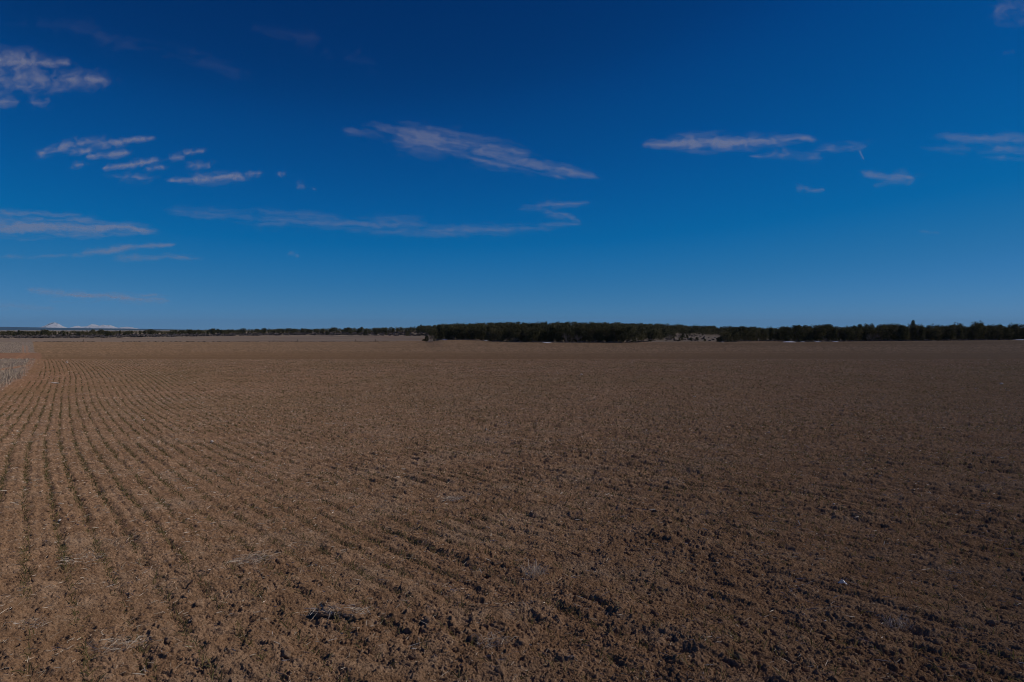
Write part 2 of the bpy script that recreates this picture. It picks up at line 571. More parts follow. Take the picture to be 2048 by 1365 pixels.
yf = np.interp(fu, [-0.8, -0.6, -0.45, -0.3, -0.127, -0.1], [440, 452, 500, 520, 470, 430]) + 5 * noise(fx * 0.02, fy * 0.02, 79)
reg[(fy > bY) & ((fy > yf) | (fu > -0.118))] = 4
reg[(fy < -20)] = 3
# colour maps of the surface; the right side's shade is painted in
U = X / np.maximum(Y, 1.0)
eV = np.interp(Y, EDGE_Y, EDGE_U)
edge_m = (U - eV) * Y
red = np.exp(-(np.maximum(edge_m, 0) / 4.0) ** 2) * (Y > 15) * (edge_m > -0.6) * 0.45 * (1 - sstep(60, 90, Y))
red = red * (edge_m > -0.6)
red = red + 0.35 * sstep(88, 104, Y) * (edge_m > 0) * (1 - sstep(126, 150, Y)) * (0.6 + 0.4 * noise(X * 0.02, Y * 0.05, 12))
red = red + 0.35 * np.clip(fbm(X * 0.03, Y * 0.1, 3, 13), 0, 1) * sstep(20, 40, Y) * (edge_m > 0)
# wheel tracks on the left plot
for uo in (-0.7165, -0.7105):
    cu = uo - 0.007 * (1 - sstep(100, 130, Y)) - 0.0025 * np.sin(Y * 0.19) * (Y < 130)
    red = np.where((Y > 92) & (Y < 215), np.maximum(red, np.exp(-(((U - cu) * Y) / 0.17) ** 2) * 0.75), red)
tr3 = np.exp(-(((U + 0.752) * Y - (Y - 47) * 0.45) / 0.5) ** 2) * (Y > 40) * (Y < 62)
red = np.maximum(red, 0.8 * tr3 * (U < eV))
stripe = noise(X * 0.004 + 3, Y * 0.35, 14)
moist_shade = 0.85 * sstep(90, 98, Y) * (1 - sstep(99, 146, Y)) + 0.25 * np.exp(-((Y - 180) / 9) ** 2) + 0.30 * sstep(150, 185, Y) * (1 - sstep(188, 200, Y)) * sstep(-0.1, 0.4, U)
stripe = stripe + 0.8 * noise(X * 0.013, Y * 0.24, 20) + 0.5 * noise(X * 0.05, Y * 0.5, 28)
moist_shade = moist_shade + np.clip(stripe, -0.3, 1) * 0.5 * sstep(90, 110, Y) + np.clip(fbm(X * 0.08, Y * 0.3, 3, 15), 0, 1) * 0.3 * sstep(25, 45, Y) * (Y < 90)
moist_shade = moist_shade + 0.40 * sstep(-0.1, 0.75, U) * (Y > 3)  # darker to the right: clod shade seen towards the sun, put into the colour
spk = (noise(X * 2.3, Y * 0.9, 18) + 0.8 * noise(X * 0.9, Y * 0.45, 19)) * sstep(30, 70, Y) * (Y < 340)
moist_shade = moist_shade + np.clip(spk, 0, 1) * 0.40
red = red + np.clip(-spk, 0, 1) * 0.2 * (edge_m > 0)
rowp = row_c(X, Y) + 0.02 * noise(X * 0.7, Y * 0.7, 21)
rowp = (rowp - 0.344) / ROW
rowp = np.abs(rowp - np.round(rowp)) * ROW
olive = 0.4 * np.exp(-(rowp / 0.05) ** 2) * (1 - 0.8 * sstep(-0.60, -0.30, U)) * sstep(5, 12, Y) * (1 - sstep(60, 90, Y)) * np.clip(0.65 + 0.7 * noise(X * 0.35, Y * 0.35, 16), 0, 1) * (1 - 0.65 * sstep(20, 42, Y))
olive = olive + 0.5 * sstep(14, 30, Y) * (1 - sstep(80, 100, Y)) * np.clip(0.45 + 0.8 * fbm(X * 0.12, Y * 0.12, 2, 17), 0, 1) + 0.60 * sstep(85, 105, Y)
grain = RNG.normal(0, 1, X.size) * sstep(2, 6, Y) * (1 + 1.3 * sstep(80, 120, Y))
ATTR = {"grain": np.clip(grain, -3.6, 3.6), "red": np.clip(red, 0, 1), "moist_shade": np.clip(moist_shade, 0, 1), "olive": np.clip(olive, 0, 1)}
P = np.stack([X, Y, Z], 1)
for k, (nm, mt) in enumerate((("ploughed_field", M_SOIL), ("stubble_plot", M_STUB), ("dirt_strip", M_DIRT),
                              ("fallow_field", M_FALLOW), ("woodland_ground", M_FLOOR))):
    q = QUADS[reg == k]
    used, inv = np.unique(q, return_inverse=True)
    me = np_mesh(nm, P[used], inv.reshape(-1, 4), mt, {a: v[used] for a, v in ATTR.items()}, smooth=True)
    tag(lnk(nm, me), kind='structure')
del QUADS, fx, fy, fu, jit, TH, RR, P

# ------------------------------------------------------------------ thin blades and stalks


def blades(name, base, tip, width, tint, mat, mid=None):
    """flat tapering blades from base (n,3) to tip (n,3), bent through mid if given."""
    n = len(base)
    ax = tip - base
    rnd = RNG.normal(size=(n, 3)); rnd[:, 2] *= 0.3
    side = np.cross(ax, rnd)
    side /= np.maximum(np.linalg.norm(side, axis=1, keepdims=True), 1e-9)
    w = width[:, None] * 0.5
    if mid is None: mid = (base + tip) * 0.5
    v = np.stack([base - side * w * 0.8, base + side * w * 0.8, mid + side * w, mid - side * w,
                  tip + side * w * 0.25, tip - side * w * 0.25], 1).reshape(-1, 3)
    k = np.arange(n)[:, None] * 6
    f = np.concatenate([k + np.array([[0, 1, 2, 3]]), k + np.array([[3, 2, 4, 5]])], 0)
    return np_mesh(name, v, f, mat, {"tint": np.repeat(tint, 6)})


def seedlings():
    B, T, W, C, Md = [], [], [], [], []
    for (y0, y1, sp, nb, wid, ln) in ((2.6, 7, 0.024, 3, 0.0040, 0.065), (7, 15, 0.05, 3, 0.0052, 0.07), (15, 30, 0.09, 3, 0.0075, 0.075),
                                      (30, 67, 0.13, 2, 0.013, 0.08)):
        cmin = -0.80 * y1 + 0.722 * y1 - 4; cmax = (0.80 + 0.722) * y1
        ks = np.arange(math.floor(cmin / ROW), math.ceil(cmax / ROW))
        ys = np.arange(y0, y1, sp * 0.81)
        KK, YY = np.meshgrid(ks, ys)
        KK = KK.ravel(); YY = YY.ravel() + RNG.uniform(-0.5, 0.5, KK.size) * sp
        XX = -0.722 * YY + np.interp(YY, _dy, _dd) + 0.344 + KK * ROW
        lat = 0.013 + 0.05 * sstep(-0.58, -0.25, XX / YY) * sstep(8, 16, YY)
        XX = XX - 0.02 * noise(XX * 0.7, YY * 0.7, 21) + RNG.normal(0, 1, XX.size) * lat
        uu = XX / YY
        ok = (np.abs(uu) < 0.80) & (uu > np.interp(YY, EDGE_Y, EDGE_U) + 0.8 / YY)
        dens = 0.60 + 0.8 * noise(XX * 0.5, YY * 0.5, 201) + 0.5 * noise(XX * 2.4, YY * 2.4, 202)
        dens = dens * (1.0 - 0.35 * sstep(-0.5, 0.2, uu))
        dens = dens * np.where(YY < 8, 0.75 + 0.2 * sstep(3, 8, YY), 0.95) * (1 - 0.8 * sstep(50, 66, YY))
        ok &= RNG.uniform(0, 1, XX.size) < dens
        XX, YY = XX[ok], YY[ok]
        XX = np.repeat(XX, nb) + RNG.normal(0, 0.012, XX.size * nb)
        YY = np.repeat(YY, nb) + RNG.normal(0, 0.012, YY.size * nb)
        n = XX.size
        Z = ground_z(XX, YY) - 0.004
        L = ln * RNG.uniform(0.5, 1.3, n)
        az = RNG.uniform(0, 6.283, n); lean = RNG.uniform(0.15, 1.2, n)
        b = np.stack([XX, YY, Z], 1)
        dirv = np.stack([np.cos(az) * np.sin(lean), np.sin(az) * np.sin(lean), np.cos(lean)], 1)
        md = b + dirv * (L * 0.5)[:, None] + np.array([0, 0, 0.006])
        tp = b + dirv * L[:, None]
        tp[:, 2] -= 0.15 * L
        tn = np.clip(RNG.beta(1.6, 3.0, n) + 0.12 * (YY < 8), 0, 1)
        B.append(b); T.append(tp); Md.append(md); C.append(tn); W.append(np.full(n, wid) * RNG.uniform(0.7, 1.3, n))
    me = blades("wheat_seedlings", np.concatenate(B), np.concatenate(T), np.concatenate(W), np.concatenate(C), M_BLADE, np.concatenate(Md))
    print("seedlings", len(me.polygons))
    tag(lnk("wheat_seedlings", me), "thin rows of young green wheat seedlings in the brown soil", "crop", kind='stuff')


def straw():
    B, T, W, C = [], [], [], []
    for (y0, y1, per, wid, lo, hi) in ((2.5, 6.5, 760, 0.0036, 0.012, 0.11), (6.5, 14, 230, 0.0062, 0.02, 0.12), (14, 30, 70, 0.011, 0.03, 0.13),
                                       (30, 64, 9, 0.020, 0.05, 0.14)):
        area = 0.8 * (y1 ** 2 - y0 ** 2)
        n = int(area * per)
        YY = np.sqrt(RNG.uniform(y0 ** 2, y1 ** 2, n)); XX = RNG.uniform(-0.8, 0.8, n) * YY
        cl = noise(XX * 1.7, YY * 1.7, 301) + 0.8 * noise(XX * 5, YY * 5, 302)
        uu = XX / YY
        keep = RNG.uniform(0, 1, n) < np.clip(0.16 + 0.84 * np.clip(cl, 0, 1) ** 1.4, 0, 1)
        keep &= uu > np.interp(YY, EDGE_Y, EDGE_U)
        XX, YY = XX[keep], YY[keep]; n = XX.size
        L = lo + (hi - lo) * RNG.beta(1.3, 4, n)
        az = RNG.uniform(0, 6.283, n); tilt = np.abs(RNG.normal(0, 0.28, n))
        z0 = ground_z(XX, YY) + 0.003
        x1 = XX + np.cos(az) * L * np.cos(tilt); y1_ = YY + np.sin(az) * L * np.cos(tilt)
        z1 = np.maximum(ground_z(x1, y1_) + 0.003, z0 + np.sin(tilt) * L * 0.7)
        B.append(np.stack([XX, YY, z0], 1)); T.append(np.stack([x1, y1_, z1], 1))
        W.append(np.full(n, wid) * RNG.uniform(0.5, 1.4, n)); C.append(RNG.beta(1.8, 1.9, n))
    me = blades("straw_residue", np.concatenate(B), np.concatenate(T), np.concatenate(W), np.concatenate(C), M_STRAW)
    print("straw", len(me.polygons))
    tag(lnk("straw_residue", me), "pale broken straw scattered over the tilled soil", "straw", kind='stuff')


def dry_grass():
    n = 26000
    YY = np.sqrt(RNG.uniform(26 ** 2, 72 ** 2, n)); uu = RNG.uniform(-0.84, -0.68, n)
    XX = uu * YY
    e = np.interp(YY, EDGE_Y, EDGE_U)
    ok = (uu < e - 0.003 + 0.006 * noise(XX * 0.8, YY * 0.8, 77))
    rowq = row_c(XX, YY) / 0.75
    rowq = np.abs(rowq - np.round(rowq)) * 0.75
    ok &= (YY < 44) | (rowq < 0.14) | (RNG.uniform(0, 1, n) < 0.15)
    ok &= (noise(XX * 0.9, YY * 0.9, 401) > -0.35) | (RNG.uniform(0, 1, n) < 0.2)
    ok &= (YY < 57) | (RNG.uniform(0, 1, n) < 0.5)
    XX, YY = XX[ok], YY[ok]
    n2 = 16000                                       # the plot beyond the dirt strip
    Y2 = RNG.uniform(128, 320, n2); u2 = RNG.uniform(-0.80, -0.702, n2)
    k2 = (noise(u2 * Y2 * 0.25, Y2 * 0.06, 402) > -0.2) & (np.abs(u2 + 0.7165) * Y2 > 0.4) & (np.abs(u2 + 0.7105) * Y2 > 0.4)
    XX = np.concatenate([XX, (u2 * Y2)[k2]]); YY = np.concatenate([YY, Y2[k2]]); n = XX.size
    b = np.stack([XX, YY, ground_z(XX, YY)], 1)
    L = np.where(YY < 46, RNG.uniform(0.10, 0.36, n), RNG.uniform(0.06, 0.16, n))
    az = RNG.uniform(0, 6.283, n); lean = RNG.uniform(0.05, 0.9, n)
    dv = np.stack([np.cos(az) * np.sin(lean), np.sin(az) * np.sin(lean), np.cos(lean)], 1)
    me = blades("dry_grass", b, b + dv * L[:, None], np.where(YY < 100, 0.018, 0.07), RNG.beta(2, 2, n), M_DRYGRASS)
    tag(lnk("dry_grass", me), "pale grey dry grass and stubble beside the ploughed soil at far left", "dry grass", kind='stuff')


seedlings()
straw()
dry_grass()

# ------------------------------------------------------------------ trees


def leaf_cloud(centers, radii, per, size, rng, tint0):
    """leaf-sized quads filling ellipsoid clumps; returns verts, faces, tint"""
    V, Tn = [], []
    for (c, rad), t0 in zip(zip(centers, radii), tint0):
        d = rng.normal(size=(per, 3)); d /= np.linalg.norm(d, axis=1, keepdims=True)
        q = rng.uniform(0.45, 1.05, (per, 1)) ** 0.6
        p = c + d * q * rad
        nrm = d + rng.normal(0, 0.7, (per, 3)); nrm /= np.linalg.norm(nrm, axis=1, keepdims=True)
        t = np.cross(nrm, rng.normal(size=(per, 3))); t /= np.linalg.norm(t, axis=1, keepdims=True)
        bt = np.cross(nrm, t)
        s = size * rng.uniform(0.55, 1.25, (per, 1))
        V.append(np.stack([p - t * s - bt * s * 0.6, p + t * s - bt * s * 0.5, p + t * s * 0.7 + bt * s * 0.7, p - t * s * 0.6 + bt * s * 0.6], 1))
        Tn.append(np.clip(t0 + rng.normal(0, 0.16, per), 0, 1))
    V = np.concatenate(V).reshape(-1, 3)
    f = np.arange(len(V)).reshape(-1, 4)
    return V, f, np.repeat(np.concatenate(Tn), 4)


def tube(p0, p1, r0, r1, sides=5):
    p0 = np.array(p0, float); p1 = np.array(p1, float)
    a = p1 - p0; a /= max(np.linalg.norm(a), 1e-9)
    h = np.array([1, 0, 0]) if abs(a[0]) < 0.8 else np.array([0, 1, 0])
    s = np.cross(a, h); s /= np.linalg.norm(s); t = np.cross(a, s)
    an = np.arange(sides) * 2 * math.pi / sides
    ring = np.cos(an)[:, None] * s + np.sin(an)[:, None] * t
    v = np.concatenate([p0 + ring * r0, p1 + ring * r1])
    i = np.arange(sides); j = (i + 1) % sides
    return v, np.stack([i, j, j + sides, i + sides], 1)


def tubes_mesh(name, segs, mat, rng, sides=5):
    V, Fc, n = [], [], 0
    for s in segs:
        v, f = tube(*s, sides=sides)
        V.append(v); Fc.append(f + n); n += len(v)
    V = np.concatenate(V); Fc = np.concatenate(Fc)
    return np_mesh(name, V, Fc, mat, {"tint": rng.uniform(0, 1, len(V))}, smooth=True)


def juniper_parts(seed, h, w, style):
    rng = np.random.default_rng(seed)
    nc = 46 if style != 'small' else 24
    C, Rd, T0 = [], [], []
    lean = rng.normal(0, 0.06, 2)
    for i in range(nc):
        t = (i + 0.5) / nc
        z = h * (0.10 + 0.86 * t ** 0.85)
        zz = z / h
        if style == 'cone': prof = max(0.05, 1.0 - zz) ** 0.75 * 0.9 + 0.08
        elif style == 'flat': prof = (math.sin(min(1, zz * 1.15) * math.pi * 0.55) * 0.9 if zz < 0.85 else 0.75)
        else: prof = math.sqrt(max(0.03, 1 - ((zz - 0.40) / 0.62) ** 2))
        az = i * 2.399 + rng.uniform(-0.5, 0.5)
        rad = w * 0.5 * prof * rng.uniform(0.35, 0.95)
        C.append(np.array([math.cos(az) * rad + lean[0] * z, math.sin(az) * rad + lean[1] * z, z - 0.05 * h * rng.uniform(0, 1)]))
        k = w * rng.uniform(0.11, 0.20)
        Rd.append(np.array([k, k, k * rng.uniform(0.6, 0.95)]))
        T0.append(rng.uniform(0.1, 0.75))
    V, f, tn = leaf_cloud(C, Rd, 52 if style != 'small' else 34, 0.115 * (0.8 + 0.05 * h), rng, T0)
    V[:, 2] = np.maximum(V[:, 2], 0.02)
    crown = np_mesh("crown", V, f, M_JUNIPER, {"tint": tn})
    segs = []
    for j in range(3):
        az = rng.uniform(0, 6.28)
        p = np.array([0.06 * math.cos(az), 0.06 * math.sin(az), -0.25]); rr = 0.03 * h * rng.uniform(0.7, 1.0)
        for s in range(4):
            nx = p + np.array([math.cos(az) * w * 0.07 * (s + 0.3), math.sin(az) * w * 0.07 * (s + 0.3), h * 0.19])
            segs.append((p, nx, rr, rr * 0.72))
            if s > 0:
                b = az + rng.uniform(-1.5, 1.5)
                segs.append((nx, nx + np.array([math.cos(b) * w * 0.25, math.sin(b) * w * 0.25, h * 0.10]), rr * 0.5, rr * 0.15))
            p = nx; rr *= 0.72
    trunk = tubes_mesh("trunk", segs, M_BARK, rng)
    return crown, trunk, (V, f, tn)


PROTO = []
for i, (h, w, st) in enumerate(((5.2, 5.0, 'round'), (4.6, 4.8, 'round'), (5.6, 4.2, 'round'), (4.9, 4.4, 'flat'), (5.4, 3.8, 'cone'),
                                (4.2, 5.2, 'round'), (5.0, 4.6, 'flat'), (4.7, 3.6, 'cone'))):
    PROTO.append((h, w, st) + juniper_parts(100 + i, h, w, st))
SMALL = [(1.6, 1.9, 'small') + juniper_parts(150 + i, 1.6, 1.9, 'small') for i in range(2)]
N_IND = [0]


def juniper(x, y, hgt, label, group, kind=None, wide=1.0, rz=None, proto=None, parts=True, cat="tree", name="juniper_tree"):
    pr = proto if proto is not None else PROTO[random.randrange(len(PROTO))]
    s = hgt / pr[0]
    root = empty(name, (x, y, float(zbase(x, y)) - 0.03), random.uniform(0, 6.28) if rz is None else rz)
    root.scale = (s * wide, s * wide * random.uniform(0.9, 1.1), s)
    tag(root, label, cat, group)
    c = lnk("crown", pr[3], root)
    if parts: lnk("trunk", pr[4], root)
    N_IND[0] += 1
    return root


def px_at(px, Yd):
    return (px - 1024) / F * Yd


def boundary(px):
    return float(np.interp((px - 1024) / F, BU, BY))


# trees that can be singled out -------------------------------------------------
def at_px(px, dy):
    Yd = boundary(px) + dy
    return px_at(px, Yd), Yd


def special(px, dy, hgt, label, proto=None, wide=1.0, cat="tree", name="juniper_tree", Yd=None):
    if Yd is None: x, y = at_px(px, dy)
    else: x, y = px_at(px, Yd), Yd
    return juniper(x, y, hgt, label, None, proto=proto, wide=wide, cat=cat, name=name)


special(869, 3, 4.7, "round dark juniper ending the central grove on its left, at the fallow field", PROTO[0], 0.85)
special(853, 2, 2.4, "small upright juniper bush just left of the central grove", SMALL[0], 0.75, "bush", "juniper_bush")
special(847, 1.5, 0.9, "tiny reddish low bush, leftmost before the central grove", SMALL[1], 1.2, "bush", "juniper_bush")
special(1254, 3, 4.9, "big round juniper at the right end of the central grove front", PROTO[1], 1.35)
special(1232, 3.5, 5.3, "tall dark juniper second from the right end of the central grove front", PROTO[2], 1.1)
special(1196, 2.6, 3.4, "short olive juniper standing forward near the right part of the central grove", PROTO[5], 0.75)
special(1452, 3.5, 3.3, "broad low juniper bush at the right edge of the grassy clearing", PROTO[5], 1.25, "bush", "juniper_bush")
special(1440, 2.5, 1.5, "small dark bush touching the left side of the broad bush by the clearing", SMALL[0], 1.3, "bush", "juniper_bush")
special(1468, 4, 3.6, "rounded juniper joined to the right side of the broad clearing bush", PROTO[0], 0.9)
special(1577, 3, 4.6, "dark juniper at the left corner of the right grove, above the largest snow patch", PROTO[3], 1.1)
special(1594, 4, 5.2, "taller juniper second from the left corner of the right grove", PROTO[2], 1.0)
special(1825, 26, 7.2, "tallest spiky tree poking above the middle of the right grove", PROTO[4], 0.55)
special(1957, 9, 6.2, "rounded high-topped juniper near the right end of the right grove", PROTO[0], 0.95)
for (px, py_d, hg, wd, lb) in ((1362, 262, 1.5, 0.9, "squat dark bush in the clearing, nearest of its cluster to the field"),
                               (1366, 330, 2.0, 0.9, "small juniper at the back of the clearing by the tree line"),
                               (1374, 330, 1.6, 0.8, "low bush to the right of the small juniper at the back of the clearing"),
                               (1382, 268, 1.2, 0.8, "round knee-high bush alone in the middle of the clearing"),
                               (1394, 268, 1.3, 0.9, "greyish pointed bush right of the middle of the clearing"),
                               (1300, 232, 0.6, 1.6, "flat dark bush low in the grass beside the central grove's right end"),
                               (1410, 238, 0.9, 0.8, "tiny dark bush close to the field edge in the clearing"),
                               (1344, 300, 3.2, 0.9, "young juniper standing out in front of the trees left of the clearing"),
                               (1321, 285, 3.6, 0.9, "dark juniper forward of the tree line, left of the young juniper"),
                               (1302, 280, 4.4, 0.9, "taller juniper at the left back corner of the clearing")):
    big = hg > 2.5
    special(px, 0, hg, lb, PROTO[1] if big else SMALL[px % 2], wd, "tree" if big else "bush", "juniper_tree" if big else "juniper_bush", Yd=py_d)

# front rows of the groves ------------------------------------------------------
GROUPS = "junipers of the dense central grove", "junipers of the dense right grove"


def fill_row(p0, p1, dy0, gap, hlo, hhi, labels, group, dep=5.0):
    px = p0
    while px < p1:
        Yd = boundary(px) + dy0 + random.uniform(0, dep)
        t = (px - p0) / (p1 - p0)
        lb = labels[min(len(labels) - 1, int(t * len(labels)))]
        juniper(px_at(px, Yd), Yd, random.uniform(hlo, hhi), lb, group, wide=random.uniform(0.85, 1.15))
        px += gap * random.uniform(0.7, 1.3)


CL = ["dark juniper in the front edge of the central grove, left third",
      "dark juniper in the front edge of the central grove, middle third",
      "dark juniper in the front edge of the central grove, right third"]
fill_row(882, 1222, 2.5, 15, 3.6, 5.2, CL, GROUPS[0], 4)
CM = ["juniper standing behind the front trees of the central grove, left half",
      "juniper standing behind the front trees of the central grove, right half"]
fill_row(880, 1245, 10, 15, 3.8, 5.9, CM, GROUPS[0], 6)
fill_row(876, 1250, 20, 15, 4.4, 5.6, ["juniper in the third rank of the central grove under the hill slope"], GROUPS[0], 8)
RL = ["dark juniper in the front edge of the right grove, between the snow patches",
      "dark juniper in the front edge of the right grove, middle stretch below the spiky tree",
      "dark juniper in the front edge of the right grove, at the right end"]
fill_row(1606, 2075, 2.5, 16, 3.8, 5.2, RL, GROUPS[1], 4)
fill_row(1590, 2075, 10, 16, 4.0, 5.8, ["juniper behind the front trees of the right grove, left half",
                                         "juniper behind the front trees of the right grove, right half"], GROUPS[1], 7)
fill_row(1570, 2080, 22, 20, 4.2, 5.8, ["juniper forming the skyline at the back of the right grove"], GROUPS[1], 12)
fill_row(1478, 1570, 4, 13, 4.0, 5.2, ["juniper in the set-back row between the clearing and the right grove"], "junipers of the set-back middle row", 8)
fill_row(1460, 1580, 18, 13, 4.4, 5.4, ["juniper of the second rank between the clearing and the right grove"], "junipers of the set-back middle row", 15)

# left tree line, each tree far off -------------------------------------------
px = -12
while px < 860:
    near = np.interp(px, [0, 300, 450, 640, 860], [520, 560, 585, 590, 540])
    Yd = near + random.uniform(0, 60)
    hh = random.choice((2.6, 3.4, 4.0, 4.4, 5.2)) * random.uniform(0.9, 1.1) * (0.95 if px < 290 else 1.05)
    lb = ("small dark juniper in the tree line below the blue mesa, far left" if px < 330 else
          "dark juniper in the tree line behind the pale fallow field, left of centre" if px < 620 else
          "dark juniper on the rising slope behind the fallow field, left of the central grove")
    juniper(px_at(px, Yd), Yd, hh, lb, "junipers of the distant left tree line", wide=random.uniform(0.95, 1.35), parts=False)
    px += random.uniform(3, 9.5)
for (px, Yd, hh) in ((28, 500, 2.8), (96, 505, 2.6), (127, 500, 3.2), (150, 500, 2.4), (214, 500, 4.2), (224, 505, 4.0), (731, 500, 4.4),
                     (752, 510, 4.2), (772, 505, 4.0), (815, 470, 3.4), (700, 520, 3.8), (655, 520, 3.0)):
    juniper(px_at(px, Yd), Yd, hh, "juniper standing forward of the left tree line among grey sagebrush", "junipers forward of the left tree line", parts=False, wide=1.15)
print("individual trees", N_IND[0])


def mass(name, pts, protos, label, cat, mat, keep, haze_lift=0.0):
    """one mesh for a far wood that reads as one mass"""
    Vs, Fs, Ts, n = [], [], [], 0
    for (x, y, hgt, wd) in pts:
        pr = protos[random.randrange(len(protos))]
        V, f, tn = pr[5]
        k = len(f)
        sel = np.random.default_rng(int(abs(x * 7 + y))).choice(k, min(k, keep), replace=False)
        idx = f[sel].ravel()
        s = hgt / pr[0]
        tn = np.clip(tn + random.uniform(-0.25, 0.35) + haze_lift, 0, 1)
        cs = V[idx].reshape(-1, 4, 3)
        c = cs.mean(1, keepdims=True)
        grow = 1.7 if keep < 800 else 1.25
        v = (c + (cs - c) * grow).reshape(-1, 3) * np.array([s * wd, s * wd, s])
        az = random.uniform(0, 6.28); ca, sa = math.cos(az), math.sin(az)
        v = np.stack([v[:, 0] * ca - v[:, 1] * sa + x, v[:, 0] * sa + v[:, 1] * ca + y, v[:, 2] + float(zbase(x, y))], 1)
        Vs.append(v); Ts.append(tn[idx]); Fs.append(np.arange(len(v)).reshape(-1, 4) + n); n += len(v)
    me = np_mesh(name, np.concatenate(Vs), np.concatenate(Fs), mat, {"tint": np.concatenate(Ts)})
    print(name, len(pts), n // 4)
    return tag(lnk(name, me), label, cat, kind='stuff')


pts = []
for _ in range(1750):
    u = random.uniform(-0.14, 0.36)
    Yd = math.sqrt(random.uniform(232 ** 2, 660 ** 2))
    lim = float(np.interp(u, [-0.14, -0.11, -0.1, 0.17, 0.19, 0.21, 0.225, 0.24, 0.30, 0.36], [640, 380, 276, 232, 245, 262, 320, 400, 425, 300]))
    if Yd < lim or Yd < float(np.interp(u, BU, BY)) + 26: continue
    pts.append((u * Yd, Yd, random.choice((3.2, 4.4, 5.0, 5.8)) * random.uniform(0.9, 1.1), random.uniform(0.85, 1.15)))
for _ in range(500):
    u = random.uniform(0.36, 0.80)
    Yd = random.uniform(265, 620)
    if Yd < float(np.interp(u, BU, BY)) + 34: continue
    pts.append((u * Yd, Yd, random.uniform(4.2, 5.8), random.uniform(0.85, 1.1)))
mass("juniper_woodland", pts, PROTO, "dark juniper wood covering the low hill behind the groves", "woodland", M_JUNIPER, 420, 0.22)  # last value pales the leaves: aerial haze put into the foliage colour
pts = []
for _ in range(1100):
    u = random.uniform(-0.80, -0.13); Yd = random.uniform(630, 1350)
    pts.append((u * Yd, Yd, random.uniform(2.8, 5.0) * (0.8 if u < -0.5 else 1.0), random.uniform(1.1, 1.5)))
mass("distant_woodland", pts, PROTO, "thin dark wood on the skyline behind the left tree line", "woodland", M_JUNIPER, 170)

# grey sagebrush ---------------------------------------------------------------
SB = []
for i in range(3):
    rng = np.random.default_rng(300 + i)
    C = [np.array([rng.uniform(-0.5, 0.5), rng.uniform(-0.5, 0.5), rng.uniform(0.2, 0.6)]) for _ in range(7)]
    V, f, tn = leaf_cloud(C, [np.array([0.33, 0.33, 0.28])] * 7, 14, 0.10, rng, [rng.uniform(0.2, 0.8) for _ in range(7)])
    V[:, 2] = np.maximum(V[:, 2], 0.0)
    SB.append((1.0, 1.2, 'sage', None, None, (V, f, tn)))
pts = []
for _ in range(2600):
    u = random.uniform(-0.80, -0.12)
    Yf = float(np.interp(u, [-0.8, -0.6, -0.45, -0.3, -0.127, -0.1], [440, 452, 500, 520, 470, 430]))
    Yd = Yf + random.uniform(0, 150) ** 1.0
    if noise(np.array([u * Yd * 0.06]), np.array([Yd * 0.03]), 88)[0] < -0.35: continue
    pts.append((u * Yd, Yd, random.uniform(0.5, 1.4) * (1.5 if random.random() < 0.12 else 1), random.uniform(1.1, 2.0)))
for _ in range(110):
    u = random.uniform(0.17, 0.32); Yd = random.uniform(236, 420)
    pts.append((u * Yd, Yd, random.uniform(0.3, 0.8), random.uniform(0.9, 1.6)))
mass("sagebrush", pts, SB, "low grey sagebrush below the left tree line and in the clearing", "sagebrush", M_SAGE, 98)
pts = []
for _ in range(650):
    u = random.uniform(-0.11, 0.80)
    if 0.2 < u < 0.3: continue
    Yd = float(np.interp(u, BU, BY)) + random.uniform(0.2, 4)
    pts.append((u * Yd, Yd, random.uniform(0.2, 0.6), random.uniform(0.8, 1.5)))
for _ in range(330):
    u = random.uniform(-0.70, -0.12)
    Yd = float(np.interp(u, BU, BY)) + random.uniform(-0.5, 1.0)
    if noise(np.array([u * Yd * 0.05]), np.array([0.5]), 89)[0] < -0.1: continue
    pts.append((u * Yd, Yd, random.uniform(0.12, 0.38), random.uniform(0.8, 2.2)))
mass("field_edge_weeds", pts, SB, "dry weeds along the far edge of the ploughed field", "weeds", M_SAGE, 70)

# bare grey shrubs in the groves ------------------------------------------------


def bare_shrub_mesh(seed, h):
    rng = np.random.default_rng(seed)
    segs = []

    def grow(p, d, ln, rr, lev):
        e = p + d * ln
        segs.append((p, e, rr, rr * 0.65))
        if lev == 0: return
        for _ in range(3):
            nd = d + rng.normal(0, 0.5, 3) + np.array([0, 0, 0.12]); nd /= np.linalg.norm(nd)
            grow(e, nd, ln * rng.uniform(0.6, 0.85), rr * 0.62, lev - 1)
    for _ in range(5):
        d = np.array([rng.normal(0, 0.45), rng.normal(0, 0.45), 1.0]); d /= np.linalg.norm(d)
        grow(np.array([rng.normal(0, 0.1), rng.normal(0, 0.1), -0.1]), d, h * 0.32, h * 0.016, 3)
    return tubes_mesh("branches", segs, M_GREY, rng, sides=3)


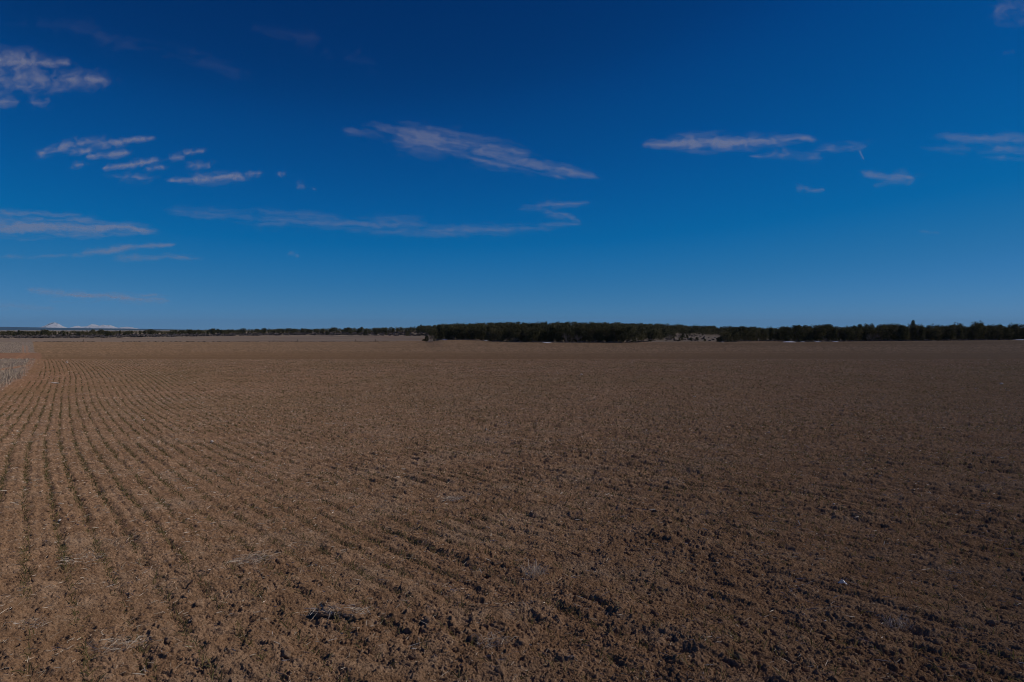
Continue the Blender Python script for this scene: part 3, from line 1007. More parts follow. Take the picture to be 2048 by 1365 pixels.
BS = [bare_shrub_mesh(400 + i, 3.0) for i in range(3)]
for i, (px, dy, hh, lb) in enumerate((
        (1133, 1.6, 4.0, "leafless grey tree in the front of the central grove, taller of the pair"),
        (1157, 1.2, 3.0, "leafless pale grey shrub right of the taller bare tree in the central grove"),
        (1012, 1.2, 1.8, "small bare grey shrub low before the middle of the central grove"),
        (1030, 1.5, 2.2, "bare twiggy shrub a little right of the grove's middle, under dark trees"),
        (906, 1.5, 2.0, "reddish grey bare shrub near the left end of the central grove"),
        (1192, 0.8, 1.2, "low grey deadwood shrub before the short olive juniper"),
        (1746, 1.5, 3.6, "pale leafless tree in the front of the right grove"),
        (1650, 1.2, 1.6, "bare grey bush near the left part of the right grove"),
        (1480, 1.5, 1.4, "grey twiggy bush beside the broad bush at the clearing"),
        (1338, 60, 3.4, "grey leafless tree at the back left of the clearing"))):
    x, y = at_px(px, dy)
    o = lnk("bare_shrub", BS[i % 3])
    o.location = (x, y, float(zbase(x, y)))
    o.scale = (hh / 3.0,) * 3
    o.rotation_euler = (0, 0, i * 1.7)
    tag(o, lb, "bare shrub")

# snow patches ------------------------------------------------------------------
M_SNOW, _n, _l, _b = mat_new("old_snow")
_c = n_ramp(_n, _l, n_noise(_n, _l, n_geo(_n), 2.2, 4), [(0.3, (0.70, 0.74, 0.82)), (0.6, (0.86, 0.88, 0.92))])
_l.new(_c, _b.inputs['Base Color']); _b.inputs['Roughness'].default_value = 0.6


def snow_patch(px0, px1, dy, label, seed, dep=1.2, hh=0.10):
    xm = 0.5 * (px0 + px1)
    x, y = at_px(xm, dy)
    wx = (px1 - px0) / F * y * (0.5 if px1 - px0 > 24 else 0.38)
    nr, na = 9, 34
    an = np.arange(na) * 2 * math.pi / na
    edge = 1 + 0.28 * noise(np.cos(an) * 1.5 + seed, np.sin(an) * 1.5, 500) + 0.14 * noise(np.cos(an) * 4 + seed, np.sin(an) * 4, 501)
    V, Fc = [], []
    for i in range(nr + 1):
        q = i / nr
        vx = x + np.cos(an) * edge * wx * q; vy = y + np.sin(an) * edge * dep * q
        vz = zbase(vx, vy) + hh * (1 - q ** 2.2) + 0.03 * noise(vx * 1.3, vy * 1.3, 502) * (1 - q) + 0.02 - 0.05 * (q > 0.99)
        V.append(np.stack([vx, vy, vz], 1))
    for i in range(nr):
        a_ = i * na + np.arange(na); b_ = i * na + (np.arange(na) + 1) % na
        Fc.append(np.stack([a_, a_ + na, b_ + na, b_], 1))
    V = np.concatenate(V); c0 = np.array([x, y, 0]); V = V - c0
    me = np_mesh("snow_patch", V, np.concatenate(Fc), M_SNOW, smooth=True)
    o = lnk("snow_patch", me); o.location = (x, y, 0)
    tag(o, label, "snow patch")


snow_patch(1566, 1592, -0.6, "largest white snow patch, at the left corner of the right grove", 1, 2.0, 0.22)
snow_patch(1600, 1611, -0.3, "short snow sliver just right of the largest snow patch", 2)
snow_patch(1627, 1643, -0.3, "thin snow strip under the right grove, third from its left corner", 3)
snow_patch(1664, 1678, -0.3, "bright snow strip under the right grove, before the middle stretch", 4)
snow_patch(1441, 1449, 0.2, "small snow sliver under the broad bush at the clearing", 5, 1.0)
snow_patch(882, 897, 0.2, "snow strip near the left end of the central grove", 6)
snow_patch(967, 978, 0.2, "snow sliver under the raised left part of the central grove", 7)
snow_patch(1082, 1106, -0.2, "long bluish shaded snow strip at the middle of the central grove", 8)
snow_patch(2026, 2060, 0.0, "snow strip at the right end of the right grove", 9, 1.8, 0.2)

# fence posts along the far left field edge -------------------------------------
M_POST, _n, _l, _b = mat_new("weathered_post")
_l.new(n_ramp(_n, _l, n_noise(_n, _l, n_geo(_n), 5, 4), [(0.3, (0.06, 0.05, 0.045)), (0.7, (0.14, 0.12, 0.105))]), _b.inputs['Base Color'])
post_me = tubes_mesh("fence_post", [((0, 0, -0.3), (0.02, 0, 1.15), 0.085, 0.075), ((0.02, 0, 1.15), (0.022, 0, 1.19), 0.075, 0.03)], M_POST, RNG, 7)
for px, lb in ((167, "thin dark fence post farthest left on the edge of the brown field"), (204, "thin dark fence post second from the left on the field edge"),
               (548, "fence post on the field edge below the left tree line, third from the left"), (595, "fence post right of the third one along the field edge"),
               (711, "fence post second from the right on the edge of the fallow field"), (751, "rightmost fence post, at the fallow field left of the central grove")):
    yb = boundary(px) + 1.0
    x = px_at(px, yb)
    o = lnk("fence_post", post_me)
    o.location = (x, yb, float(zbase(x, yb)))
    o.rotation_euler = (random.uniform(-.05, .05), random.uniform(-.05, .05), random.random() * 6)
    tag(o, lb, "fence post", "fence posts along the far field edge")

# ------------------------------------------------------------------ small things on the soil


def clod_mesh(name, seed, sx, sy, sz, mat, seg=26, rough=0.35):
    rng_s = seed * 3.1
    la = np.linspace(0, math.pi, seg // 2 + 1); lo = np.arange(seg) * 2 * math.pi / seg
    LA, LO = np.meshgrid(la, lo, indexing='ij')
    nx, ny, nz = np.sin(LA) * np.cos(LO), np.sin(LA) * np.sin(LO), np.cos(LA)
    q = 1 + rough * (noise(nx * 1.6 + rng_s, ny * 1.6 + nz * 1.3, 601) + 0.6 * noise(nx * 3.7 + nz * 2 + rng_s, ny * 3.7 - nz * 3, 602)
                     + 0.35 * noise(nx * 9 + nz * 5, ny * 9 - nz * 6 + rng_s, 603))
    V = np.stack([nx * q * sx, ny * q * sy, nz * q * sz], -1).reshape(-1, 3)
    Fc = []
    for i in range(len(la) - 1):
        a_ = i * seg + np.arange(seg); b_ = i * seg + (np.arange(seg) + 1) % seg
        Fc.append(np.stack([a_, a_ + seg, b_ + seg, b_], 1))
    n0 = np.zeros(len(V))
    return np_mesh(name, V, np.concatenate(Fc), mat, {"grain": n0, "red": n0, "moist_shade": n0, "olive": n0}, smooth=True)


clods = [clod_mesh("soil_clod", 10 + i, 1.0, 0.8, 0.6, M_SOIL) for i in range(4)]
CLAB = {0: "rough brown soil clod lying on the tilled soil, lower right of the picture",
        1: "rough brown soil clod lying on the tilled soil, bottom centre of the picture",
        2: "rough brown soil clod lying on the tilled soil, lower left of the picture"}
CP = [(1012, 1140, .05), (806, 1155, .05), (960, 1285, .09), (1040, 1300, .07), (915, 1310, .06), (1090, 1270, .05), (720, 1090, .05), (860, 1255, .06),
      (1240, 1232, .07), (1175, 1200, .05), (1255, 1110, .05), (1150, 1108, .05), (1320, 1290, .06), (980, 1155, .05), (1000, 1350, .06), (830, 1325, .06),
      (1390, 1140, .05), (1420, 1215, .05), (1716, 1095, .05), (1925, 1105, .06), (1742, 1310, .07), (1660, 1275, .05), (1700, 1330, .06), (1560, 1310, .05),
      (1880, 1290, .06), (1930, 1335, .08), (1985, 1250, .05), (1480, 1330, .06), (1620, 1345, .06), (1840, 1195, .05), (1610, 1120, .045), (1500, 1100, .045),
      (245, 1160, .05), (320, 1172, .045), (372, 1195, .05), (395, 1215, .06), (225, 1290, .045), (340, 1290, .05), (120, 1325, .05), (560, 1110, .05),
      (560, 1130, .06), (575, 1320, .06), (430, 1330, .04), (60, 1245, .04), (420, 1240, .045), (70, 1165, .04), (640, 960, .05), (540, 1010, .05)]
for i, (px, py, s) in enumerate(CP):
    x, y = hit(px, py)
    o = lnk("soil_clod", clods[i % 4])
    s *= 0.62
    o.location = (x, y, gz(x, y) - s * 0.05)
    o.scale = (s, s, s)
    o.rotation_euler = (random.uniform(-.4, .4), random.uniform(-.4, .4), random.uniform(0, 6.28))
    k = 0 if px > 1365 else 1 if px > 683 else 2
    tag(o, CLAB[k], "soil clod", ("soil clods at lower right", "soil clods at bottom centre", "soil clods at lower left")[k])


def straw_tuft(px, py, rad, n, label, hgt=0.05, name="straw_tuft", wid=0.0019):
    x, y = hit(px, py)
    rng = np.random.default_rng(px)
    a1 = rng.uniform(0, 6.28, n); q = rad * np.sqrt(rng.uniform(0, 1, n))
    b = np.stack([np.cos(a1) * q, np.sin(a1) * q * 0.8, rng.uniform(0, hgt * 0.5, n)], 1)
    a2 = rng.uniform(0, 6.28, n); L = rad * rng.uniform(0.25, 0.95, n)
    t = b + np.stack([np.cos(a2) * L, np.sin(a2) * L, rng.uniform(-0.2, 1.0, n) * hgt], 1)
    m_ = (b + t) * 0.5; m_[:, 2] += hgt * rng.uniform(0, 0.7, n)
    me = blades(name, b, t, np.full(n, wid), rng.beta(2.2, 1.8, n), M_STRAW, m_)
    o = lnk(name, me); o.location = (x, y, gz(x, y) + 0.004)
    tag(o, label, "straw tuft")


straw_tuft(1068, 1164, 0.085, 150, "round grey tuft of fine dry straw, right of bottom centre", 0.07)
straw_tuft(1800, 1252, 0.075, 120, "grey dome of matted dry straw at lower right", 0.05)
straw_tuft(55, 1252, 0.10, 80, "loose pale straw tuft at lower left among the seedlings", 0.03)
straw_tuft(985, 1295, 0.10, 90, "tangled grey straw over dark clods at bottom centre", 0.04)
straw_tuft(235, 1305, 0.12, 90, "flattened grey straw tuft near the bottom left", 0.03)
straw_tuft(505, 1128, 0.16, 140, "wide thin mat of grey straw on the left half of the soil", 0.03)
straw_tuft(165, 1128, 0.13, 80, "long streak of grey straw between two seedling rows at left", 0.03)
straw_tuft(905, 1005, 0.12, 70, "small pale straw scatter near the middle of the soil", 0.03, wid=0.004)

# the big straw-covered clod: lumps of soil with straw on top
bx, by = hit(672, 1240)
root = empty("straw_covered_clod", (bx, by, gz(bx, by)))
tag(root, "largest jagged clod with pale straw caught on it, left of bottom centre", "soil clod")
lump = lnk("lump", clod_mesh("lump", 44, 0.085, 0.07, 0.034, M_SOIL, 44, 0.4), root); lump.location = (-0.05, 0.02, 0.012)
lump = lnk("lump", clod_mesh("lump", 45, 0.07, 0.055, 0.026, M_SOIL, 40, 0.4), root); lump.location = (0.06, -0.03, 0.006)
lump = lnk("lump", clod_mesh("lump", 46, 0.055, 0.05, 0.022, M_SOIL, 30, 0.45), root); lump.location = (0.13, -0.06, 0.004)
n = 150
rng = np.random.default_rng(5)
b = np.stack([rng.uniform(-0.14, 0.18, n), rng.uniform(-0.09, 0.05, n), np.zeros(n)], 1)
b[:, 2] = 0.044 - 0.12 * np.abs(b[:, 0] + 0.04) + rng.uniform(-0.01, 0.01, n)
a2 = rng.uniform(0, 6.28, n); L = rng.uniform(0.03, 0.09, n)
t = b + np.stack([np.cos(a2) * L, np.sin(a2) * L, rng.uniform(-0.035, 0.02, n)], 1)
lnk("straw_mat", blades("straw_mat", b, t, np.full(n, 0.0026), rng.beta(2.2, 1.8, n), M_STRAW), root)

# pale stones / chips
M_STONE, _n, _l, _b = mat_new("pale_stone")
_l.new(n_ramp(_n, _l, n_noise(_n, _l, n_geo(_n), 30, 4), [(0.3, (0.50, 0.46, 0.42)), (0.7, (0.74, 0.70, 0.66))]), _b.inputs['Base Color'])
for i, (px, py, s, lb) in enumerate(((1163, 750, 0.085, "white stone far out near the middle of the field"), (1651, 1242, 0.013, "small white pebble below the foil scrap"),
                                     (424, 885, 0.035, "small white stone on the soil at left, by the straw"), (288, 843, 0.035, "pale stone between the curving seedling rows"),
                                     (120, 1043, 0.016, "little whitish stone beside the leftmost seedling rows"), (972, 858, 0.03, "pale pebble in the middle distance, left of centre line"),
                                     (1389, 795, 0.05, "white speck of stone far out, right of centre"), (2003, 769, 0.10, "greyish stone far out near the right edge"),
                                     (1668, 1013, 0.016, "cream pebble on the dark soil at right"), (134, 726, 0.10, "yellowish stone near the crest at far left"))):
    x, y = hit(px, py)
    o = lnk("pale_stone", clod_mesh("pale_stone", 70 + i, s * 1.1, s * 0.8, s * 0.65, M_STONE, 16, 0.2))
    o.location = (x, y, gz(x, y) + s * 0.25)
    o.rotation_euler = (0, 0, i)
    tag(o, lb, "stone")
for i, (px, py, ln, lb) in enumerate(((1155, 1043, 0.055, "flat pale wood chip right of the picture's middle"), (122, 1010, 0.07, "pale stalk chip lying across at left, between seedling rows"),
                                      (110, 768, 0.45, "pale stalk on the soil near the dry grass at far left"), (828, 1312, 0.03, "short flat pale chip near the bottom, left of centre"))):
    x, y = hit(px, py)
    s = ln
    me, = [clod_mesh("straw_chip", 90 + i, s * 0.5, s * 0.10, s * 0.06, M_STONE, 14, 0.12)]
    o = lnk("straw_chip", me); o.location = (x, y, gz(x, y) + 0.006 + s * 0.05); o.rotation_euler = (0.1, 0.1, 0.15)
    tag(o, lb, "chip")

# crumpled foil scrap
M_FOIL, _n, _l, _b = mat_new("crumpled_foil")
_b.inputs['Metallic'].default_value = 0.55
_b.inputs['Roughness'].default_value = 0.12
_b.inputs['Base Color'].default_value = (0.50, 0.50, 0.52, 1)
fxx, fyy = hit(1686, 1176)
g = 12
gu, gv = np.meshgrid(np.linspace(-1, 1, g), np.linspace(-1, 1, g), indexing='ij')
zf = 0.015 * np.clip(1 - np.abs(gu * 0.9 + 0.35 * gv), 0, 1) + 0.007 * noise(gu * 2.2 + 4, gv * 2.2, 701) + 0.004 * noise(gu * 5, gv * 5 + 2, 702)
V = np.stack([gu * 0.028 * (1 - 0.25 * gv), gv * 0.021 * (1 - 0.2 * gu), zf + 0.004], -1).reshape(-1, 3)
k = (np.arange(g - 1)[:, None] * g + np.arange(g - 1)[None, :]).ravel()
me = np_mesh("foil_scrap", V, np.stack([k, k + g, k + g + 1, k + 1], 1), M_FOIL)
o = lnk("foil_scrap", me)
o.location = (fxx, fyy, gz(fxx, fyy) + 0.006)
o.rotation_euler = (0.15, 0.15, -0.7)
md = o.modifiers.new("thickness", 'SOLIDIFY'); md.thickness = 0.0008
tag(o, "shiny crumpled silver foil scrap on the soil at lower right", "litter")

# ------------------------------------------------------------------ far land: mesa and snowy peaks
def range_mesh(name, pxs, tops, Yd, depth, base_drop, rough, seed, mat, ncol=260, nrow=26, ridge=0.0):
    px = np.linspace(pxs[0], pxs[-1], ncol)
    top = np.interp(px, pxs, tops)
    crest = (660 - top) / F * Yd                          # metres above the eye
    V = []
    for j in range(nrow):
        t = j / (nrow - 1)
        yy = Yd - depth * (1 - 2 * t)
        prof = math.sin(t * math.pi) ** 0.8 if 0 < t < 1 else 0
        h = -base_drop + (crest + base_drop) * prof
        xx = (px - 1024) / F * Yd
        yv = np.full_like(xx, yy)
        wv = 260.0 if ridge else rough * 18
        nz = fbm(xx / wv, yv / wv, 4, seed)
        rz = 1 - 2 * np.abs(fbm(xx / (wv * 0.5) + 0.4 * nz, yv / (wv * 0.5), 3, seed + 9))
        env = np.clip((crest + base_drop) / (crest.max() + base_drop), 0, 1)
        h = h + rough * (0.35 * nz + ridge * (rz - 0.4)) * prof ** 0.7 * (0.25 + 0.75 * env) * (1 if t != 0.5 else 0.4)
        V.append(np.stack([xx, np.full_like(xx, yy), EYE + h], 1))
    k = (np.arange(nrow - 1)[:, None] * ncol + np.arange(ncol - 1)[None, :]).ravel()
    me = np_mesh(name, np.concatenate(V), np.stack([k, k + 1, k + ncol + 1, k + ncol], 1), mat, smooth=True)
    return tag(lnk(name, me), kind='structure')


M_MESA, _n, _l, _b = mat_new("mesa_forest")
_l.new(n_ramp(_n, _l, n_noise(_n, _l, n_geo(_n), 0.004, 4), [(0.3, (0.018, 0.025, 0.02)), (0.7, (0.035, 0.04, 0.033))]), _b.inputs['Base Color'])
range_mesh("mesa", [-220, -60, 0, 60, 130, 250, 330, 400, 470], [654, 653.5, 654, 655, 656.3, 657.5, 658.9, 660, 662], 20000, 900, 25, 3, 3, M_MESA)

M_PEAK, _n, _l, _b = mat_new("snowy_rock")
_g = _n.new("ShaderNodeNewGeometry")
_sx = _n.new("ShaderNodeSeparateXYZ"); _l.new(_g.outputs['Normal'], _sx.inputs[0])
_nz = n_noise(_n, _l, _g.outputs['Position'], 0.012, 6, 0.7)
_f = n_math(_n, _l, 'ADD', _sx.outputs[2], n_math(_n, _l, 'MULTIPLY', _nz, 1.0))
_c = n_ramp(_n, _l, n_math(_n, _l, 'MULTIPLY', _f, 0.6), [(0.70, (0.08, 0.078, 0.08)), (0.80, (0.60, 0.60, 0.62))])
_l.new(_c, _b.inputs['Base Color'])
range_mesh("snowy_mountain", [56, 78, 90, 98, 103, 106, 108, 110, 115, 122, 131, 142], [659, 656.3, 654, 651, 648.6, 646.6, 645.2, 647.4, 650.2, 653.6, 656.4, 659.5], 27000, 700, 30, 20, 21, M_PEAK, 240, 30, 0.7)
range_mesh("snowy_mountain_range", [134, 145, 155, 163, 172, 180, 186, 190, 196, 203, 208, 213, 219, 226, 233, 240, 247, 254, 262, 270, 282],
           [660, 656, 652.5, 654.5, 653.5, 653, 649.5, 650.2, 652, 652.5, 650.3, 652.5, 651, 654.5, 656, 656.5, 655, 654.2, 655.5, 657, 660], 27000, 600, 30, 22, 35, M_PEAK, 360, 30, 0.8)

# ------------------------------------------------------------------ clouds: thin cirrus bodies at one high level
M_CLOUD = bpy.data.materials.new("cirrus")
M_CLOUD.use_nodes = True
_n, _l = M_CLOUD.node_tree.nodes, M_CLOUD.node_tree.links
_n.clear()
_o = _n.new("ShaderNodeOutputMaterial"); _t = _n.new("ShaderNodeBsdfTransparent")
_d = _n.new("ShaderNodeBsdfDiffuse"); _d.inputs[0].default_value = (0.74, 0.80, 1.0, 1)
_tr = _n.new("ShaderNodeBsdfTranslucent"); _tr.inputs[0].default_value = (0.74, 0.80, 1.0, 1)
_m1 = _n.new("ShaderNodeMixShader"); _m1.inputs[0].default_value = 0.5
_l.new(_d.outputs[0], _m1.inputs[1]); _l.new(_tr.outputs[0], _m1.inputs[2])
_m2 = _n.new("ShaderNodeMixShader")
_a = _n.new("ShaderNodeAttribute"); _a.attribute_name = "opacity"
_l.new(_a.outputs['Fac'], _m2.inputs[0]); _l.new(_t.outputs[0], _m2.inputs[1]); _l.new(_m1.outputs[0], _m2.inputs[2])
_l.new(_m2.outputs[0], _o.inputs['Surface'])
ALT = 4200.0


def cloud(name, label, strokes, seed, sx=70, sy=9, amp=1.0, slope=0.0, wisp=1.0, cat="cloud", group=None, st=2.0, thr=0.012):
    """strokes: (x0, y0, x1, y1, halfwidth0, halfwidth1, strength) in the photograph's angular units."""
    S = np.array(strokes, float)
    pad = 4.6 * S[:, 4:6].max() + 6
    x0 = min(S[:, 0].min(), S[:, 2].min()) - pad; x1 = max(S[:, 0].max(), S[:, 2].max()) + pad
    y0 = min(S[:, 1].min(), S[:, 3].min()) - pad; y1 = max(S[:, 1].max(), S[:, 3].max()) + pad
    nx = int((x1 - x0) / st) + 2; ny = int((y1 - y0) / st) + 2
    gx, gy = np.meshgrid(x0 + np.arange(nx) * st, y0 + np.arange(ny) * st)
    wxx = gx + 9 * wisp * noise(gx / 55, gy / 22, seed + 40) + 3.5 * wisp * noise(gx / 17, gy / 8, seed + 41)
    wyy = gy + 3.0 * wisp * noise(gx / 60, gy / 26, seed + 42) + 1.6 * wisp * noise(gx / 13, gy / 7, seed + 43)
    e = np.zeros_like(gx)
    for (ax, ay, bx_, by_, h0, h1, st_) in strokes:
        dx, dy = bx_ - ax, by_ - ay
        L2 = dx * dx + dy * dy + 1e-6
        t = ((wxx - ax) * dx + (wyy - ay) * dy) / L2
        over = np.maximum(np.maximum(-t, t - 1), 0) * math.sqrt(L2)
        tc = np.clip(t, 0, 1)
        dist = np.abs((wxx - ax) * dy - (wyy - ay) * dx) / math.sqrt(L2)
        hw = h0 + (h1 - h0) * tc
        q = np.sqrt((dist / hw) ** 2 + (over / (hw * 2.2)) ** 2)
        endf = sstep(0, 0.16, t + 0.06) * sstep(0, 0.16, 1.06 - t)
        e = np.maximum(e, st_ * np.clip(1 - q / 2.9, 0, 1) ** 1.8 * 1.25 * (0.35 + 0.65 * endf))
    sl = gy - slope * gx
    nf = fbm(wxx / (sx * 0.62) + 0.5 * noise(gx / 34, gy / 15, seed + 44), (sl + 1.6 * (wyy - gy)) / (sy * 1.35), 4, seed, 0.52)
    nf2 = fbm(wxx / (sx * 0.22), (sl + wyy - gy) / (sy * 0.42), 4, seed + 20, 0.65)
    se = np.sqrt(e)
    den = (0.72 * np.clip(e * 0.95 + se * (0.55 * nf + 0.16 * nf2) - 0.10, 0, 1) ** 1.7 + 0.36 * e ** 1.3 * np.clip(0.75 + 0.6 * nf, 0, 2)) * amp
    den = np.where(den < thr, 0, den - thr)
    a_, b_, c_ = pix_dir(gx, gy)
    c_ = np.maximum(c_, 0.012)
    t = (ALT - EYE) / c_
    P0 = np.stack([a_ * t, b_ * t, np.full_like(t, ALT)], -1).reshape(-1, 3)
    dd = den.ravel()
    up = P0.copy(); up[:, 2] += 18 * dd
    lo = P0.copy(); lo[:, 2] -= 18 * dd
    k = (np.arange(ny - 1)[:, None] * nx + np.arange(nx - 1)[None, :]).ravel()
    q = np.stack([k, k + 1, k + nx + 1, k + nx], 1)
    q = q[(dd[q].max(1) > 0.0)]
    if len(q) == 0: return None
    used, inv = np.unique(q, return_inverse=True)
    inv = inv.reshape(-1, 4); nu = len(used)
    al = 1 - np.sqrt(np.clip(1 - dd[used], 0, 1))          # two skins give the wanted opacity
    c0 = P0[used].mean(0)
    V = np.concatenate([lo[used], up[used]]) - c0
    me = np_mesh(name, V, np.concatenate([inv, inv[:, ::-1] + nu]), M_CLOUD, {"opacity": np.concatenate([al, al])}, smooth=True)
    o = lnk(name, me); o.location = c0
    return tag(o, label, cat, group)


cloud("cirrus_cloud", "large soft cloud bank cut by the left edge, highest on the left", [
    (-40, 130, 80, 122, 24, 15, .95), (60, 126, 136, 126, 11, 6, .8), (-40, 152, 90, 158, 34, 24, .62), (50, 162, 216, 160, 22, 13, .66), (-40, 172, 70, 174, 20, 13, .6)], 1, 44, 18, .50)
cloud("cirrus_cloud", "small cloud pair under the large bank at the left edge", [(-20, 204, 30, 204, 10, 7, .7), (62, 205, 98, 207, 8, 9, .6)], 2, 40, 10, .40)
cloud("cirrus_cloud", "ragged bright cloud, topmost of the scattered flock at left", [
    (75, 311, 150, 286, 6, 8, .8), (150, 286, 250, 286, 8, 6, .75), (200, 290, 306, 278, 7, 3, .8), (110, 298, 185, 302, 6, 7, .8), (175, 315, 250, 306, 4, 6, .85)], 3, 36, 9, .50, -0.25)
cloud("cirrus_cloud", "elongated bright puff below the topmost of the left flock", [(208, 335, 260, 330, 4, 6, .9), (255, 329, 316, 322, 8, 5, .9)], 4, 34, 9, .50, -0.2)
cloud("cirrus_cloud", "short bright wedge right of the topmost of the left flock", [(338, 318, 372, 312, 5, 5, .8), (365, 307, 408, 302, 4, 3, .9)], 5, 28, 8, .48, -0.2)
cloud("cirrus_cloud", "longest bright bar at the bottom of the left flock", [(340, 362, 400, 358, 4, 7, .85), (395, 357, 484, 354, 9, 7, 1.0)], 6, 44, 8, .52, -0.1)
cloud("cirrus_cloud", "small puff directly above the long bright bar", [(380, 334, 420, 328, 6, 6, .75)], 7, 24, 9, .44)
cloud("cirrus_cloud", "dim flat puff left of the long bright bar", [(228, 354, 306, 356, 8, 7, .6)], 8, 36, 9, .40)
cloud("cirrus_cloud", "thin dash between the elongated puff and the dim flat puff", [(288, 338, 328, 336, 3.5, 4, .8)], 9, 24, 6, .44)
cloud("cirrus_cloud", "tiny faint wedge at the lower left of the flock", [(138, 335, 170, 329, 4, 5, .7)], 10, 24, 7, .42, -0.2)
cloud("cirrus_cloud", "little ragged tail just right of the long bright bar", [(490, 350, 528, 347, 6, 4, .7)], 11, 18, 6, .42)
cloud("cirrus_cloud", "small broken fleck right of the flock, upper of two", [(556, 350, 578, 347, 5, 4, .65)], 12, 14, 6, .36)
cloud("cirrus_cloud", "small broken fleck right of the flock, lower of two", [(590, 370, 612, 372, 6, 5, .65), (626, 378, 632, 377, 3, 3, .6)], 13, 14, 6, .36)
cloud("cirrus_cloud", "wide streaked cloud band at the left edge, halfway up the sky", [
    (-30, 455, 150, 455, 15, 14, .95), (130, 455, 306, 461, 16, 6, .95), (-30, 425, 160, 430, 7, 4, .55), (-30, 438, 190, 443, 9, 6, .6)], 14, 110, 7, .50, 0.03)
cloud("cirrus_cloud", "slender rising streak beneath the wide left band", [(165, 507, 250, 497, 6, 6, .8), (240, 497, 342, 488, 6, 3, .8), (0, 514, 180, 512, 3, 5, .45)], 15, 80, 7, .46, -0.1)
cloud("cirrus_cloud", "flat thin streak below the slender rising streak", [(230, 516, 392, 515, 5, 5, .75)], 16, 80, 6, .44)
cloud("cirrus_cloud", "long low pale streak nearest the horizon at left", [(55, 581, 130, 586, 4, 6, .6), (100, 589, 340, 601, 9, 6, .55), (280, 592, 312, 591, 3, 3, .5)], 17, 110, 7, .80, 0.05)
cloud("cirrus_cloud", "faint haze-like streak at the left edge above the mesa", [(-30, 612, 110, 616, 9, 5, .5)], 18, 110, 8, .42)
cloud("cirrus_cloud", "broad slanting cirrus ribbon in the upper centre of the sky", [
    (690, 262, 800, 262, 8, 12, .5), (790, 272, 930, 288, 20, 20, .85), (915, 290, 1060, 322, 20, 16, .85), (1045, 326, 1192, 352, 15, 4, .8), (930, 315, 1130, 356, 8, 3, .75),
    (790, 290, 930, 305, 12, 12, .55)], 19, 120, 9, .36, 0.18)
cloud("cirrus_cloud", "very long faint ribbon under the slanting cirrus, left of centre", [
    (330, 420, 520, 436, 9, 13, .45), (500, 436, 860, 455, 15, 15, .62), (850, 460, 1040, 460, 12, 8, .62), (1030, 458, 1160, 449, 9, 4, .62)], 20, 150, 9, .34, 0.03)
cloud("cirrus_cloud", "hooked wisp above the right end of the very long ribbon", [(1040, 419, 1120, 409, 4, 9, .7), (1090, 412, 1176, 405, 8, 3, .75), (1085, 425, 1140, 433, 6, 7, .65), (1130, 432, 1160, 443, 6, 4, .6)], 21, 60, 8, .36)
cloud("cirrus_cloud", "long bright horizontal bar right of centre, highest on the right", [(1285, 291, 1380, 285, 4, 13, .85), (1370, 285, 1500, 285, 14, 10, 1.0), (1490, 283, 1630, 278, 11, 5, .8)], 22, 80, 10, .44, -0.03)
cloud("cirrus_cloud", "dim streak just beneath the long bright bar at right", [(1505, 313, 1580, 309, 4, 9, .6), (1570, 309, 1640, 318, 9, 8, .5)], 23, 60, 9, .34)
cloud("cirrus_cloud", "faint patch at the right end of the long bright bar", [(1630, 300, 1740, 288, 8, 8, .5)], 24, 60, 9, .34, -0.1)
cloud("cirrus_cloud", "wide dim cloud cut by the right edge", [(1880, 276, 2080, 284, 8, 14, .65), (1850, 296, 2080, 298, 8, 14, .42), (1940, 316, 2080, 318, 4, 7, .45)], 25, 100, 11, .34)
cloud("cirrus_cloud", "small bird-shaped puff below the contrail", [(1724, 346, 1775, 356, 5, 9, .65), (1765, 358, 1826, 354, 11, 10, .7), (1745, 372, 1800, 366, 4, 6, .5)], 26, 50, 11, .36)
cloud("cirrus_cloud", "small curved wisp left of the bird-shaped puff", [(1592, 375, 1618, 381, 6, 5, .6), (1612, 382, 1648, 380, 5, 3, .6)], 27, 40, 8, .34)
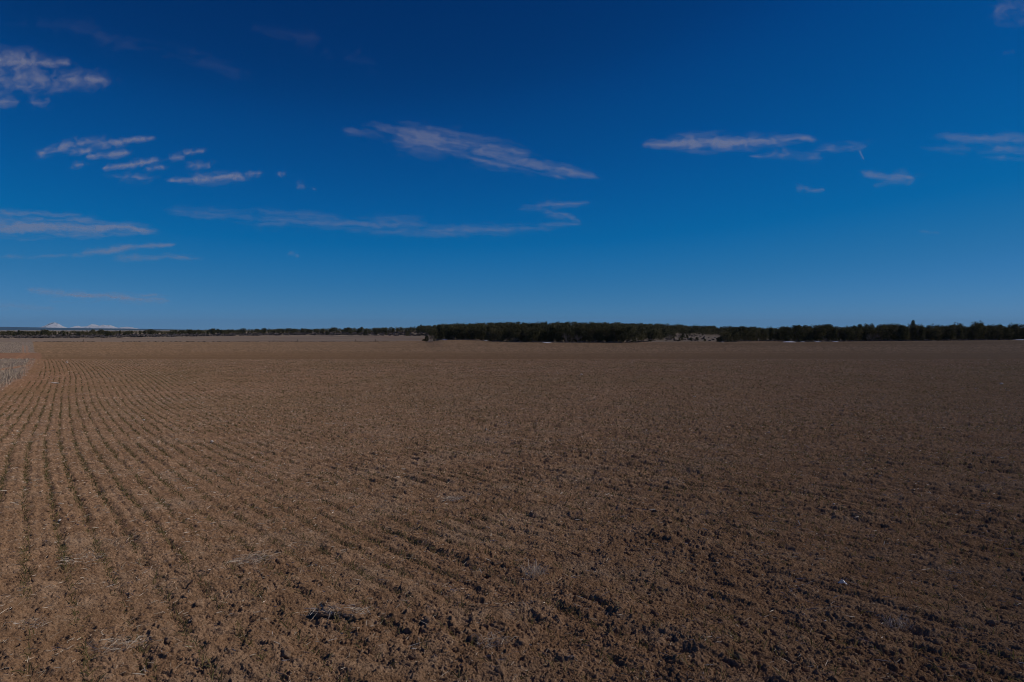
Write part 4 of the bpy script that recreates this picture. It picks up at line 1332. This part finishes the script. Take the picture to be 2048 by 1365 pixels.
cloud("cirrus_cloud", "tiny isolated wisp low above the horizon, left of centre", [(572, 507, 600, 514, 4, 3, .55)], 28, 24, 6, .32, 0.3)
cloud("cirrus_cloud", "faint short wisp low on the right side of the sky", [(1836, 462, 1876, 468, 3.5, 3, .5)], 29, 40, 6, .28)
cloud("cirrus_cloud", "soft smudge in the upper right corner", [(1990, 20, 2070, 24, 24, 30, .5), (2004, 106, 2028, 106, 7, 7, .45)], 30, 60, 22, .30)
cloud("contrail", "short slanting aircraft contrail streak among the right-hand clouds", [(1718.8, 301.5, 1727.5, 319.5, 1.9, 1.3, 1.3)], 31, 40, 40, .24, 0, 0.0, "contrail", st=0.6)
# faint veils high in the sky
cloud("cirrus_veil", "very faint veil streak high at upper left", [(0, 45, 200, 55, 22, 26, .6), (180, 70, 360, 110, 24, 26, .65), (340, 100, 520, 160, 28, 18, .6)], 33, 200, 34, .052, 0.2, 0.5)
cloud("cirrus_veil", "faint fuzzy veil left of the top centre", [(500, 55, 640, 75, 20, 34, .65), (640, 110, 765, 130, 20, 30, .6)], 34, 130, 34, .05, 0.1, 0.5)

# ------------------------------------------------------------------ air
# (kept thin: near things stay clear)
M_HAZE = bpy.data.materials.new("haze")
M_HAZE.use_nodes = True
_n, _l = M_HAZE.node_tree.nodes, M_HAZE.node_tree.links
_n.clear()
_o = _n.new("ShaderNodeOutputMaterial"); _v = _n.new("ShaderNodeVolumePrincipled")
_v.inputs['Color'].default_value = (0.28, 0.58, 1.0, 1)
_v.inputs['Density'].default_value = 2.2e-5
_v.inputs['Anisotropy'].default_value = 0.0
_l.new(_v.outputs[0], _o.inputs['Volume'])
hb = np.array([[x, y, z] for z in (-45, 380) for (x, y) in ((-30000, -30000), (30000, -30000), (30000, 30000), (-30000, 30000))], float)
hf = np.array([[3, 2, 1, 0], [4, 5, 6, 7], [0, 1, 5, 4], [1, 2, 6, 5], [2, 3, 7, 6], [3, 0, 4, 7]])
tag(lnk("haze", np_mesh("haze", hb, hf, M_HAZE)), "thin blue air over the whole plain", "haze", kind='stuff')
